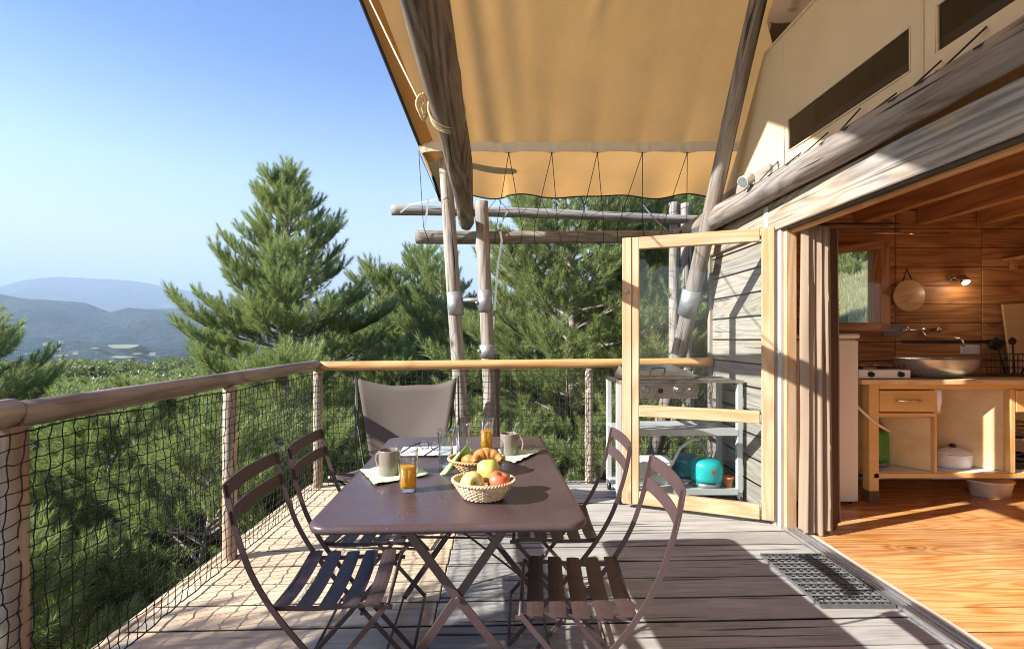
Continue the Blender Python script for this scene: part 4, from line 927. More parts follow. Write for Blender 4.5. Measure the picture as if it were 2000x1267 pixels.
# ------------------------------------------------------------------ bistro chairs (front = +x)
def make_chair(label):
    t = thing('folding_chair', label, 'chair', group='aubergine metal folding chairs round the table')
    def cv(P, n=24):
        out = []; P = [Vector(p) for p in P]; Q = [P[0]] + P + [P[-1]]
        for i in range(len(P) - 1):
            for k in range(n // (len(P) - 1)):
                s = k / (n // (len(P) - 1)); a, b, c, d = Q[i:i + 4]
                out.append(.5 * ((2 * b) + (c - a) * s + (2 * a - 5 * b + 4 * c - d) * s * s + (3 * b - a - 3 * c + d) * s ** 3))
        return out + [P[-1]]
    for s in (-1, 1):
        y = .208 * s
        lrib(t, cv([(-.315, y * .98, .835), (-.30, y, .755), (-.275, y, .66), (-.235, y, .55), (-.165, y, .43), (-.055, y, .29), (.06, y, .155), (.185, y, .012)], 42), (0, 1, 0), .0165, .006, 'frame_rail')
        lrib(t, [(.165, y * .90, .440), (.02, y * .90, .272), (-.215, y * .90, .012)], (0, 1, 0), .0165, .006, 'leg')
        MB().tube([(.013, y * .86, .212), (.013, y * 1.04, .212)], .007, 8).build('rivet', M['brown_metal'], t, local=True)
        lrib(t, cv([(-.19, y * .86, .440), (-.06, y * .86, .432), (.10, y * .86, .437), (.18, y * .86, .425)], 12), (0, 1, 0), .014, .006, 'seat_rail')
    for x, z, w in ((.185, .018, .215), (-.215, .018, .19), (.165, .434, .19), (-.178, .437, .20)): MB().tube([(x, -w, z), (x, w, z)], .0065, 8).build('cross_rod', M['brown_metal'], t, local=True)
    for i in range(5):
        x = -.160 + .070 * i; zc = .456 - .010 * math.sin(math.pi * (i + .3) / 5) + (.0 if i < 4 else -.004); P = []
        for r_, zz in ((0, .0025), (1, -.0025)):
            pass
        rowsT = []
        for k in range(13):
            y = -.2 + .4 * k / 12; dz = -.018 * (1 - (y / .2) ** 2) * .9; w = .027 * (1 - .12 * (abs(y) / .2) ** 6)
            rowsT.append([(x - w, y, zc + dz + .0), (x - w * .4, y, zc + dz + .002), (x + w * .4, y, zc + dz + .002), (x + w, y, zc + dz), (x + w * .95, y, zc + dz - .003), (x - w * .95, y, zc + dz - .003)])
        mm = MB().grid(rowsT, False, True); q = len(mm.v); mm.f += [(5, 4, 3, 2, 1, 0), tuple(range(q - 6, q))]; mm.sm += [False] * 2
        sl = mm.build('seat_slat', M['brown_metal'], t, local=True)
    for zc, xo, h in ((.818, -.312, .046), (.735, -.296, .046)):
        rowsT = []
        for k in range(15):
            y = -.225 + .45 * k / 14; b = -.020 * (1 - (y / .225) ** 2); hh = h / 2 * (1 - .10 * (abs(y) / .225) ** 8)
            rowsT.append([(xo + b + .006, y, zc - hh), (xo + b - .002, y, zc + hh), (xo + b - .006, y, zc + hh), (xo + b + .002, y, zc - hh)])
        mm = MB().grid(rowsT, False, True); q = len(mm.v); mm.f += [(3, 2, 1, 0), tuple(range(q - 4, q))]; mm.sm += [False] * 2
        mm.build('back_slat', M['brown_metal'], t, local=True)
    return t
CH = [('nearest chair on the left side of the table, in front of the left rail', -.551, 1.727, 5), ('farther chair on the left side of the table by the railing post', -.563, 2.20, 3),
      ('nearest chair on the right side of the table, seat shaded and back sunlit', .226, 1.67, 176), ('farther chair on the right side of the table before the glass door', .210, 2.235, 178)]
ch0 = make_chair(CH[0][0])
for i, (lb, x, y, a) in enumerate(CH):
    c = ch0 if i == 0 else copy_tree(ch0); c['label'] = lb; c.matrix_basis = Matrix.Translation((x, y, 0)) @ Matrix.Rotation(R(a), 4, 'Z'); c.location = (x, y, 0); c.rotation_euler = (0, 0, R(a))

# ------------------------------------------------------------------ canvas sling chair
bc = thing('sling_chair', 'taupe canvas sling chair with black rod frame behind the table', 'chair', (-.735, 3.28, 0), R(-4))
P = []
for i in range(21):
    t = i / 20; row = []
    if t < .6: q = t / .6; cy__ = .30 - .20 * q; cz = .935 - .56 * q; w = .365 - .125 * q
    else: q = (t - .6) / .4; cy__ = .10 - .46 * q; cz = .375 + .04 * q * q; w = .24 + .10 * q
    for j in range(23):
        s = -1 + 2 * j / 22; ed = abs(s) ** 3 * (1 - t) ** 2
        row.append((s * w + .05 * min(1, t / .6), cy__ + .05 * (1 - s * s) * math.sin(math.pi * min(1, t * 1.3)), cz + .055 * ed + .03 * s * s * (t > .6) + .004 * math.sin(s * 7 + t * 9)))
    P.append(row)
MB().grid(P).build('sling', M['chair_canvas'], bc, local=True, solid=.004)
tl, tr_ = P[0][0], P[0][-1]; fl_, fr = P[-1][0], P[-1][-1]
for a, b in ((tl, (.30, -.30, .01)), (tr_, (-.30, -.30, .01))): MB().tube([a, (a[0] * .93, a[1] - .06, .66), (a[0] * .5, -.02, .32), b], .007, 8).build('rod', M['black'], bc, local=True)
for a, b in ((fl_, (.32, .34, .01)), (fr, (-.32, .34, .01))): MB().tube([a, (a[0] * .6, -.05, .25), b], .007, 8).build('rod', M['black'], bc, local=True)
MB().tube([(-.30, -.30, .01), (.30, -.30, .01)], .007, 8).tube([(-.32, .34, .01), (.32, .34, .01)], .007, 8).build('base_rod', M['black'], bc, local=True)
for a in (tl, tr_): MB().tube([(a[0] * 1.04, a[1] + .01, a[2] + .008), (a[0] * 1.06, a[1] + .02, .50), (a[0] * .9, .34, .01)], .006, 8).build('rod', M['black'], bc, local=True)

# ------------------------------------------------------------------ breakfast
TZ = .7415
def tumbler(x, y, label, h=.147, r=.035, fill=None, mat='juice', name='drinking_glass'):
    t = thing(name, label, 'glass', (x, y, TZ), 0, 'tall glasses on the table')
    n = 36; 
    def ring(rr, z, fl):                                             # faceted foot
        return [((rr * (1 - fl * .07 * (math.cos(10 * th) > 0))) * math.cos(th), (rr * (1 - fl * .07 * (math.cos(10 * th) > 0))) * math.sin(th), z) for th in [6.2832 * k / n for k in range(n)]]
    pr = [(r * .78, .0, 1), (r * .80, .012, 1), (r * .84, h * .35, 1), (r * .90, h * .55, .3), (r * .98, h * .93, 0), (r * 1.0, h, 0), (r * .96, h, 0), (r * .93, h * .9, 0), (r * .84, h * .5, 0), (r * .76, h * .12, 0), (r * .5, .012, 0)]
    m = MB().grid([ring(a, z, f) for a, z, f in pr], True, True); q = len(m.v); m.f += [tuple(reversed(range(n))), tuple(range(q - n, q))]; m.sm += [False] * 2
    m.build('tumbler', M['tumbler'], t, local=True)
    if fill:
        rr = lambda z: r * (.745 + .17 * (z / h))
        MB().lathe([(rr(.014), .014), (rr(h * .3), h * .3), (rr(fill), fill), (rr(fill) * .6, fill - .001)], 32).build('juice' if mat == 'juice' else 'water', M[mat], t, local=True)
    return t
tumbler(-.340, 1.735, 'glass of orange juice in front of the left grey mug', .150, .0365, .088)
tumbler(-.246, 2.065, 'glass of water left of the croissant basket', .155, .036, .085, 'water')
tumbler(-.188, 2.22, 'empty glass standing just behind the glass of water', .152, .036)
tumbler(-.086, 2.375, 'glass of orange juice behind the croissant basket', .152, .035, .092)
def mug(x, y, label, ang, rz):
    t = thing('mug', label, 'mug', (x, y, TZ), rz, 'taupe mugs on green napkins')
    m = MB().lathe([(.034, 0), (.0395, .003), (.041, .010), (.041, .094), (.0405, .0975), (.039, .0975), (.0378, .094), (.037, .012), (.03, .008)], 40); m.build('body', M['mug'], t, local=True)
    MB().tube([(.039, 0, .076), (.052, 0, .082), (.066, 0, .072), (.070, 0, .05), (.062, 0, .028), (.048, 0, .020), (.039, 0, .022)], .0052, 10).build('handle', M['mug'], t, local=True)
    MB().lathe([(.037, .070), (.0, .0702)], 30).build('coffee', M['coffee'], t, local=True)
    s = thing('spoon', 'steel spoon standing in the ' + ('left' if x < -.2 else 'right') + ' mug', 'spoon', (x, y, TZ + .015), ang, 'spoons in the mugs')
    P = [(-.022, 0, .004), (0, 0, .05), (.026, 0, .098), (.040, 0, .128)]
    MB().ribbon(P, (0, 1, 0), .0016, .009).build('handle', M['steel'], s, local=True)
    MB().lathe([(0, -.003), (.010, -.001), (.013, .002)], 14, (-.020, 0, .004)).build('bowl', M['steel'], s, local=True)
mug(-.455, 1.945, 'taupe mug on the left green napkin, its handle hidden', R(15), R(150)); mug(.022, 2.28, 'taupe mug on the right green napkin with its handle showing', R(20), R(-20))
def napkin(cs, label, seed, name='paper_napkin', mat='napkin', grpn='green paper napkins under the mugs'):
    n = 14; P = []
    a, b, c, d = [Vector((x, y, 0)) for x, y in cs]
    for i in range(n + 1):
        P.append([]); 
        for j in range(n + 1):
            s, t = i / n, j / n; p = a * (1 - s) * (1 - t) + b * s * (1 - t) + c * s * t + d * (1 - s) * t
            e = min(s, t, 1 - s, 1 - t); z = TZ + .0015 + max(0, .006 - e * .03) * (1 + noise.noise(Vector((p.x * 30 + seed, p.y * 30, 0))) * 1.4)
            P[-1].append((p.x, p.y, z))
    o = MB().grid(P).build(name, M[mat], solid=.0008); return tag(o, label, 'napkin', grpn)
napkin([(-.585, 1.99), (-.475, 1.79), (-.285, 1.93), (-.42, 2.07)], 'pale green napkin under the left mug', 1)
napkin([(-.03, 2.36), (-.02, 2.18), (.045, 2.10), (.175, 2.33)], 'pale green napkin under the right mug', 2)
def weave(parent, rt, rb, h, mat, ell=.86, rows=11, n=26):
    m = MB()
    for i in range(rows):
        t = (i + .5) / rows; z = .004 + h * t; r = rb + (rt - rb) * (t ** .8); pts = []
        for k in range(n * 2):
            th = 6.2832 * k / (n * 2); o_ = (.0026 if (k + i * 1) % 2 else -.0026) * (1 if k % 2 == 0 or True else 0)
            pts.append(((r + o_) * math.cos(th), (r + o_) * ell * math.sin(th), z))
        m.tube(pts, h / rows * .52, 5, closed=True)
    m.build('weave', M[mat], parent, local=True)
    m = MB()
    for k in range(n):
        th = 6.2832 * k / n; m.tube([((rb + (rt - rb) * (t ** .8)) * math.cos(th), (rb + (rt - rb) * (t ** .8)) * ell * math.sin(th), .002 + h * t) for t in (0, .25, .5, .75, 1)], .0022, 4)
    m.build('ribs', M[mat], parent, local=True)
    m = MB()
    for ph in (0, .5):
        m.tube([((rt + .003 * math.cos(th * 30 + ph * 6.28)) * math.cos(th), (rt + .003 * math.cos(th * 30 + ph * 6.28)) * ell * math.sin(th), h + .004 + .003 * math.sin(th * 30 + ph * 6.28)) for th in [6.2832 * k / 150 for k in range(150)]], .0038, 6, closed=True)
    m.build('rim', M[mat], parent, local=True)
    MB().lathe([(0, .003), (rb, .003), (rb, .007), (0, .008)], 26, sy=ell).build('base', M[mat], parent, local=True)
b1 = thing('wicker_basket', 'pale wicker basket in front holding three apples', 'basket', (-.070, 1.655, TZ), R(-8), 'wicker baskets on the table'); weave(b1, .104, .062, .058, 'wicker')
b2 = thing('wicker_basket', 'browner wicker basket behind holding croissants and a green napkin', 'basket', (-.112, 1.985, TZ), R(6), 'wicker baskets on the table'); weave(b2, .112, .066, .050, 'dwicker')
def apple(x, y, z, mat, label, tilt, az, r=.038):
    o = thing('apple', label, 'apple', (x, y, z), 0, 'apples in the front basket')
    pr = [(.004, -.88), (.30, -.96), (.52, -.90), (.78, -.62), (.96, -.15), (1.0, .18), (.93, .55), (.74, .84), (.48, .96), (.26, .90), (.10, .72), (.0, .62)]
    MB().lathe([(a * r, b * r) for a, b in pr], 28).build('flesh', M[mat], o, local=True)
    MB().tube([(0, 0, .60 * r), (.02 * r, .05 * r, 1.15 * r)], .0014, 5).build('stalk', M['dark_log'], o, local=True)
    o.rotation_euler = (R(tilt), 0, R(az)); o.matrix_basis = Matrix.Translation((x, y, z)) @ o.rotation_euler.to_matrix().to_4x4()
apple(-.108, 1.632, TZ + .056, 'apple_y', 'yellow apple at the front left of the basket, its dimple facing us', 75, 25, .040)
apple(-.020, 1.645, TZ + .052, 'apple_r', 'red apple on the right of the basket', 20, 60, .038)
apple(-.055, 1.700, TZ + .078, 'apple_g', 'green apple on top at the back of the basket', -20, 10, .040)
def croissant(x, y, z, rz, s, label, seed):
    m = MB(); P = []; n = 40
    for i in range(n + 1):
        t = i / n; a = R(-80 + 160 * t); c = Vector((.052 * math.sin(a), .052 * math.cos(a) - .03, .0)) * s; rr = (.026 * math.sin(math.pi * (t * .92 + .04)) ** .75) * s * (1 + .16 * abs(math.sin(t * 9.4 * 1.6))) ; d = Vector((math.cos(a), -math.sin(a), 0)); nn = Vector((math.sin(a), math.cos(a), 0))
        P.append([tuple(c + nn * rr * math.cos(q) + Vector((0, 0, 1)) * rr * .85 * math.sin(q) + Vector((0, 0, .002)) * noise.noise(Vector((t * 8, q, seed)))) for q in [6.2832 * k / 16 for k in range(16)]])
    o = m.grid(P, True, True).build('croissant', M['pastry']); o.matrix_basis = Matrix.Translation((x, y, z)) @ Matrix.Rotation(rz, 4, 'Z') @ Matrix.Rotation(.35, 4, 'X'); return tag(o, label, 'croissant', 'croissants in the rear basket')
croissant(-.075, 1.965, TZ + .046, .3, 1.05, 'golden croissant on top at the right of the rear basket', 1); croissant(-.135, 1.94, TZ + .030, 2.6, .95, 'flaky croissant lying lower at the left of the rear basket', 2); croissant(-.085, 2.02, TZ + .028, -1.2, .9, 'darker croissant lying at the back of the rear basket', 3)
P = []                                                            # bright folded napkin standing in the rear basket
for i in range(9):
    t = i / 8; P.append([(-.215 + .055 * s * (1 - t * .55) + .045 * t + .012, 1.955 + .03 * math.sin(s * 3) + .02 * t, TZ + .02 + .085 * t - .02 * abs(s - .2)) for s in [-1 + 2 * j / 8 for j in range(9)]])
tag(MB().grid(P).build('paper_napkin', M['gnapkin'], solid=.002), 'bright green folded napkin standing in the rear basket', 'napkin')
nb = thing('notebook', 'white paper notebook lying behind the left mug', 'notebook', (-.36, 2.33, TZ), R(4))
MB().box(-.13, -.10, 0, .13, .09, .006).build('pages', M['paper'], nb, local=True); MB().box(-.132, -.102, -.0005, .132, -.099, .0065).build('cover', M['black'], nb, local=True)
MB().box(-.06, -.08, .0061, .11, .03, .0075).build('sheet', M['paper'], nb, local=True)
eg = thing('eyeglasses', 'black framed eyeglasses lying on the notebook', 'eyeglasses', (-.355, 2.34, TZ + .008), R(-28))
for s in (-1, 1):
    c = (.033 * s, 0, .019); rim = [(c[0] + .027 * math.cos(t), .0, c[2] + .019 * math.sin(t)) for t in [6.2832 * k / 24 for k in range(24)]]
    MB().tube(rim, .0022, 6, closed=True).build('rim', M['black'], eg, local=True); MB().add(rim, [tuple(range(24))]).build('lens', M['lens'], eg, local=True)
    MB().ribbon([(.062 * s, 0, .026), (.066 * s, -.06, .020), (.064 * s, -.13, .004)], (1, 0, 0), .006, .003).build('temple', M['black'], eg, local=True)
MB().tube([(-.008, 0, .024), (0, .002, .028), (.008, 0, .024)], .002, 6).build('bridge', M['black'], eg, local=True)

# ------------------------------------------------------------------ grating mat
gm = thing('grating_mat', 'zinc expanded metal doormat lying before the door track', 'doormat', (1.68, 2.6, 0))
x0, x1, y0, y1 = 1.50, 1.855, 2.33, 2.88
for a, b in (((x0, y0), (x0, y1)), ((x0, y1), (x1, y1)), ((x1, y1), (x1, y0)), ((x1, y0), (x0, y0))): bar('edge_bar', (*a, .012), (*b, .012), .004, .016, M['grate'], gm, bevel=0)
m = MB(); nx, ny = 9, 19; dx, dy = (x1 - x0) / nx, (y1 - y0) / ny
for i in range(nx): 
    x = x0 + dx * (i + .5); m.ribbon([(x + (.010 if j % 2 else -.010), y0 + dy * j, .012) for j in range(ny + 1)], (0, 0, 1), .0035, .012)
m.build('zigzag_bars', M['grate'], gm)
for j in range(1, ny): y = y0 + dy * j; MB().obox(Matrix.Translation(((x0 + x1) / 2, y, .013)) @ Matrix.Rotation(.7, 4, 'X'), x1 - x0, .003, .013).build('cross_bar', M['grate'], gm)

# ------------------------------------------------------------------ grill trolley
gt = thing('grill_trolley', 'pale grey wheeled steel trolley carrying the griddle behind the glass door', 'trolley', (1.35, 4.0, 0))
X0, X1, Yf, Yb_ = .885, 1.815, 3.80, 4.16
for x in (X0, X1):
    for y in (Yf, Yb_): MB().box(x - .02, y - .02, .09, x + .02, y + .02, .945).build('leg', M['cart'], gt, bevel=.003)
for z, nm in ((.10, 'shelf'), (.555, 'shelf')):
    MB().box(X0 - .015, Yf - .015, z, X1 + .015, Yb_ + .015, z + .012).box(X0 + .02, Yf - .022, z - .025, X1 - .02, Yf - .012, z + .02).box(X0 + .02, Yb_ + .012, z - .025, X1 - .02, Yb_ + .022, z + .02).build(nm, M['cart'], gt)
MB().box(X0 - .025, Yf - .025, .935, X1 + .025, Yf + .015, .955).box(X0 - .025, Yb_ - .015, .935, X1 + .025, Yb_ + .025, .955).box(X0 - .025, Yf, .935, X0 + .015, Yb_, .954).box(X1 - .015, Yf, .935, X1 + .025, Yb_, .954).build('top_frame', M['steel'], gt)
for x in (X0, X1):
    for y in (Yf, Yb_):
        c = MB().tube([(x - .012, y, .035), (x + .012, y, .035)], .033, 18).build('castor', M['black'], gt); MB().box(x - .018, y - .02, .05, x + .018, y + .02, .09).build('bracket', M['galv'], c)
gr_ = thing('griddle', 'steel gas griddle with hinged lid and two knobs on top of the trolley', 'griddle', (1.2, 3.95, .95))
MB().box(.93, 3.80, .955, 1.47, 4.15, .985).box(1.00, 3.775, .815, 1.49, 3.80, .935).build('body', M['steel'], gr_, bevel=.004)
MB().add([(.93, 3.82, .986), (1.50, 3.82, .986), (1.50, 4.15, .986), (.93, 4.15, .986), (.95, 3.86, 1.02), (1.44, 3.86, 1.02), (1.40, 4.13, 1.06), (.97, 4.13, 1.06)], [(0, 1, 5, 4), (1, 2, 6, 5), (2, 3, 7, 6), (3, 0, 4, 7), (4, 5, 6, 7), (3, 2, 1, 0)]).build('lid', M['steel'], gr_, bevel=.005)
MB().tube([(1.14, 3.86, 1.01), (1.15, 3.82, 1.045), (1.20, 3.81, 1.05), (1.25, 3.82, 1.045), (1.26, 3.86, 1.01)], .006, 8).build('handle', M['black'], gr_)
for x in (1.085, 1.335): MB().tube([(x, 3.778, .885), (x, 3.765, .885)], .034, 24).build('dial_plate', M['chrome'], gr_); MB().tube([(x, 3.765, .885), (x, 3.738, .885)], .02, 20).build('knob', M['steel'], gr_)
MB().tube([(1.20, 3.776, .876), (1.20, 3.768, .876)], .02, 16).build('badge', M['black'], gr_); MB().tube([(1.43, 3.776, .885), (1.43, 3.755, .885)], .012, 14).build('button', M['chrome'], gr_)
hs = thing('gas_hose', 'pale flexible gas hose running from the griddle down to the teal bottle', 'hose', (1.3, 3.95, .3))
MB().tube([(1.17, 3.80, .83), (1.16, 3.80, .78), (1.10, 3.84, .73), (1.0, 3.92, .70), (.96, 3.98, .60)], .009, 8).build('upper_hose', M['hose'], hs)
MB().tube([(1.60, 3.96, .47), (1.50, 3.94, .47), (1.40, 3.92, .40), (1.33, 3.90, .28), (1.22, 3.9, .20), (1.08, 3.88, .16), (.98, 3.88, .26), (.93, 3.92, .42)], .012, 8).build('lower_hose', M['hose'], hs)
def bottle(x, y, z, r, h, mat, label, name='gas_bottle', sc=1.0, nm2='gas bottles'):
    t = thing(name, label, 'gas bottle', (x, y, z))
    MB().lathe([(r * .86, 0), (r * .86, .03), (r * .80, .035)], 32).build('foot', M['galv'], t, local=True)
    MB().lathe([(0, .035), (r * .8, .04), (r * .96, .05), (r, .075), (r, h - .055), (r * .97, h - .035), (r * .86, h - .015), (r * .6, h - .004), (r * .2, h)], 36).build('shell', M[mat], t, local=True)
    for k in range(4): th = .6 + k * 1.57; MB().box(r * .8 * math.cos(th) - .02, r * .8 * math.sin(th) - .01, .02, r * .8 * math.cos(th) + .02, r * .8 * math.sin(th) + .01, .07).build('lug', M[mat], t, local=True)
    MB().tube([(r * 1.003 * math.cos(q), r * 1.003 * math.sin(q), h * .52) for q in [6.2832 * k / 36 for k in range(36)]], .0018, 4, closed=True).build('weld', M[mat], t, local=True)
    return t
g1 = bottle(1.605, 3.91, .112, .125, .215, 'teal', 'bright teal squat gas bottle with red diamond sticker on the bottom shelf')
MB().add([(1.59, 3.783, .245), (1.61, 3.783, .265), (1.63, 3.783, .245), (1.61, 3.783, .225)], [(0, 1, 2, 3)]).build('sticker', M['red_label'], g1)
MB().tube([(1.615, 3.90, .32), (1.615, 3.90, .36), (1.60, 3.93, .40), (1.58, 3.95, .47)], .012, 8).build('valve', M['galv'], g1)
bottle(1.50, 4.05, .112, .115, .215, 'teal_reflection', 'darker teal copy of the bright gas bottle, standing for its reflection')  # darker copy of the teal bottle, modelled for its reflection
bs = thing('plastic_box', 'white plastic washing-up box standing on the bottom trolley shelf', 'box', (1.18, 4.0, .112))
m = MB(); rows = [rrect(.16 * a, .10 * a, .03, z) for a, z in ((.85, 0), (1.0, .19), (1.06, .19), (1.06, .18), (.98, .185), (.84, .01))]; m.grid(rows, True, True); q = len(m.v); n_ = len(rows[0]); m.f += [tuple(reversed(range(n_))), tuple(range(q - n_, q))]; m.sm += [False] * 2; m.build('tub', M['plastic'], bs, local=True)
pt = thing('flower_pot', 'small terracotta pot beside the teal gas bottle', 'pot', (1.755, 3.86, .112)); MB().lathe([(.028, 0), (.040, .065), (.045, .066), (.046, .085), (.040, .085), (.027, .01)], 24).build('pot', M['terra'], pt, local=True)
tg = thing('tongs', 'black barbecue tongs lying on the trolley top', 'tongs', (1.6, 3.95, .957))
MB().ribbon([(1.50, 3.92, .965), (1.62, 3.90, .975), (1.74, 3.92, .965)], (0, 0, 1), .012, .004).build('arm', M['black'], tg); MB().ribbon([(1.50, 3.94, .965), (1.62, 3.95, .975), (1.74, 3.93, .965)], (0, 0, 1), .012, .004).build('arm', M['black'], tg)
MB().box(1.47, 3.82, .957, 1.77, 4.13, .961).build('tray', M['galv'], tg)

# ------------------------------------------------------------------ outdoor spotlight
sp = thing('spotlight', 'small white metal spotlight clamped on the wall log', 'lamp', px(1462, 350, 3.50))
c = px(1458, 351, 3.42); d = Vector((-.75, -.35, -.45)).normalized()
MB().tube([c - d * .05, c - d * .045, c + d * .02, c + d * .045], [.024, .034, .036, .040], 20).build('housing', M['cart'], sp); MB().tube([c + d * .046, c + d * .048], .034, 20).build('lens', M['galv'], sp)
MB().tube([c - d * .02, c + Vector((.03, .03, -.01)), c + Vector((.07, .05, -.03))], .012, 8).build('bracket', M['cart'], sp)

# ------------------------------------------------------------------ kitchen
KY, KB = 3.80, 4.42
ku = thing('kitchen_unit', 'pale beech kitchen counter with a drawer and open cupboards', 'cupboard', (3.9, 4.1, 0))
def kb(name, *a, mat='cab', par=ku, bv=.003): return MB().box(*a).build(name, M[mat], par, bevel=bv)
kb('countertop', 2.74, 3.76, .925, 5.35, KB + .05, .962, mat='board'); kb('top_rail', 2.90, KY, .885, 5.3, KY + .03, .923)
for x in (2.815,): kb('leg', x, KY - .01, .10, x + .075, KY + .065, .923); kb('foot', x - .004, KY - .014, 0, x + .079, KY + .069, .10, mat='dark_brown')
kb('leg', 5.2, KY, 0, 5.28, KY + .07, .92); kb('leg', 2.83, 4.3, 0, 2.89, 4.36, .92)
dr = kb('drawer', 2.895, KY - .012, .712, 3.32, KY + .4, .875); MB().tube([(3.02, KY - .014, .80), (3.02, KY - .04, .80), (3.19, KY - .04, .80), (3.19, KY - .014, .80)], .008, 8).build('handle', M['chrome'], dr)
kb('drawer_rail', 2.89, KY, .67, 3.335, KY + .03, .70); kb('divider', 3.325, KY - .004, .24, 3.345, KB, .885); kb('divider', 3.905, KY - .012, .24, 3.94, KB, .885); kb('side_panel', 2.84, KY + .065, .24, 2.86, KB, .92, mat='ply')
kb('back_panel', 2.86, KB + .002, .24, 5.2, KB + .016, .92, mat='ply'); kb('shelf', 2.85, KY - .01, .20, 5.25, KB, .238, mat='cab')
kb('shelf_liner', 2.88, KY + .015, .2382, 5.2, KB - .01, .2415, mat='white', bv=0)
MB().add([(2.90, KB - .02, .245), (3.322, KY + .03, .245), (3.322, KY + .03, .66), (2.90, KB - .02, .66)], [(0, 1, 2, 3)]).build('slanting_panel', M['ply'], ku, solid=.012)
MB().add([(3.355, KB - .02, .245), (3.90, KY + .04, .245), (3.90, KY + .04, .88), (3.355, KB - .02, .88)], [(0, 1, 2, 3)]).build('slanting_panel', M['ply'], ku, solid=.012)
MB().tube([(3.36, KY + .0, .88), (3.36, KY, .80), (3.375, KY + .03, .74), (3.40, KY + .06, .70)], .02, 10).build('waste_pipe', M['plastic'], ku)
kb('door_panel', 3.945, KY - .014, .71, 4.4, KY + .01, .875); 
rk = thing('plate_rack', 'wire rack with dark plates and pans in the right cupboard', 'rack', (4.15, 3.95, .24))
for z in (.50, .53, .56, .59): MB().lathe([(0, 0), (.09, .004), (.13, .016), (.13, .02), (.09, .008)], 28, (4.09, 3.97, z)).build('plate', M['steel'], rk)
kb('shelf', 3.95, KY + .02, .485, 4.4, KB, .497, mat='galv', par=rk, bv=0)
MB().lathe([(.10, 0), (.13, .05), (.135, .05), (.105, .006)], 28, (4.10, 3.97, .30)).build('pan', M['black'], rk); MB().tube([(4.0, 3.88, .35), (4.16, 3.84, .40)], .01, 8).build('pan_handle', M['black'], rk)
kb('tray', 3.96, KY + .02, .2425, 4.4, KB - .05, .26, mat='galv', par=rk, bv=0)
gb = bottle(3.04, 4.02, .242, .085, .30, 'green', 'small green gas bottle inside the left cupboard'); MB().tube([(3.04, 4.02, .54), (3.04, 4.02, .62)], .03, 12).build('valve', M['galv'], gb)
h2 = tag(MB().tube([(2.70, 3.80, .78), (2.76, 3.78, .71), (2.86, 3.77, .62), (2.99, 3.82, .56), (3.03, 3.96, .59)], .011, 8).build('gas_hose', M['hose']), 'cream hose from the fridge side into the left cupboard', 'hose')
ct = thing('casserole', 'white enamel oval casserole with black lid knob in the open cupboard', 'casserole', (3.63, 3.98, .243)); ct.scale = (.8, .8, .9); ct.matrix_basis = Matrix.Translation((3.63, 3.98, .243)) @ Matrix.Diagonal((.8, .8, .9, 1))
MB().lathe([(.0, 0), (.15, .0), (.165, .02), (.172, .115), (.176, .115), (.176, .122), (.165, .12)], 36, sy=.72).build('pot', M['white'], ct, local=True); MB().lathe([(.178, .122), (.17, .13), (.12, .155), (.05, .172), (.0, .175)], 36, sy=.72).build('lid', M['white'], ct, local=True)
MB().lathe([(.02, .174), (.028, .185), (.028, .198), (.01, .205), (0, .205)], 16).build('knob', M['black'], ct, local=True); MB().tube([(.17, -.02, .10), (.20, 0, .105), (.17, .02, .10)], .006, 8).build('handle', M['white'], ct, local=True)
MB().tube([(.176 * math.cos(q), .72 * .176 * math.sin(q), .121) for q in [6.2832 * k / 40 for k in range(40)]], .0025, 5, closed=True).build('rim', M['black'], ct, local=True)
wb = thing('plastic_tub', 'translucent white tub on the floor under the counter', 'tub', (3.95, 4.0, 0)); MB().lathe([(.0, .002), (.14, .002), (.165, .12), (.172, .12), (.172, .13), (.16, .13)], 36, sy=.7).build('tub', M['bin'], wb, local=True)
fr = thing('fridge', 'narrow white fridge standing beside the curtain', 'fridge', (2.45, 4.0, 0))
MB().box(2.20, 3.79, .03, 2.71, 4.38, 1.275).build('body', M['fridge'], fr, bevel=.008); MB().box(2.20, 3.75, .03, 2.705, 3.785, 1.262).build('door', M['fridge'], fr, bevel=.008); MB().box(2.19, 3.74, 1.278, 2.712, 4.38, 1.312).build('top', M['fridge'], fr, bevel=.01)
for x in (2.24, 2.67): MB().tube([(x, 3.8, 0), (x, 3.8, .03)], .015, 8).build('foot', M['black'], fr)
st = thing('camping_stove', 'white two burner stove with raised lid on the counter', 'stove', (2.93, 3.95, .962))
MB().box(2.745, 3.80, .968, 3.145, 4.12, 1.035).build('body', M['white'], st, bevel=.006); MB().add([(2.75, 4.14, 1.04), (2.96, 4.14, 1.04), (2.93, 4.20, 1.29), (2.75, 4.20, 1.29), (2.75, 4.15, 1.04), (2.96, 4.15, 1.04), (2.93, 4.21, 1.29), (2.75, 4.21, 1.29)], [(3, 2, 1, 0), (4, 5, 6, 7), (0, 1, 5, 4), (1, 2, 6, 5), (2, 3, 7, 6), (3, 0, 4, 7)]).build('lid', M['white'], st)
for x in (2.83, 3.06): MB().tube([(x, 3.80, 1.0), (x, 3.775, 1.0)], [.022, .018], 18).build('knob', M['black'], st)
for x in (2.84, 3.05):
    MB().lathe([(.04, 0), (.045, .01), (.02, .014), (0, .014)], 20, (x, 3.96, 1.036)).build('burner', M['black'], st)
    for a in (0, 1.57): MB().tube([(x - .08 * math.cos(a), 3.96 - .08 * math.sin(a), 1.062), (x + .08 * math.cos(a), 3.96 + .08 * math.sin(a), 1.062)], .003, 5).build('pan_support', M['steel'], st)
sk = thing('sink_bowl', 'round brushed steel sink bowl standing on the counter', 'sink', (3.505, 4.0, .962))
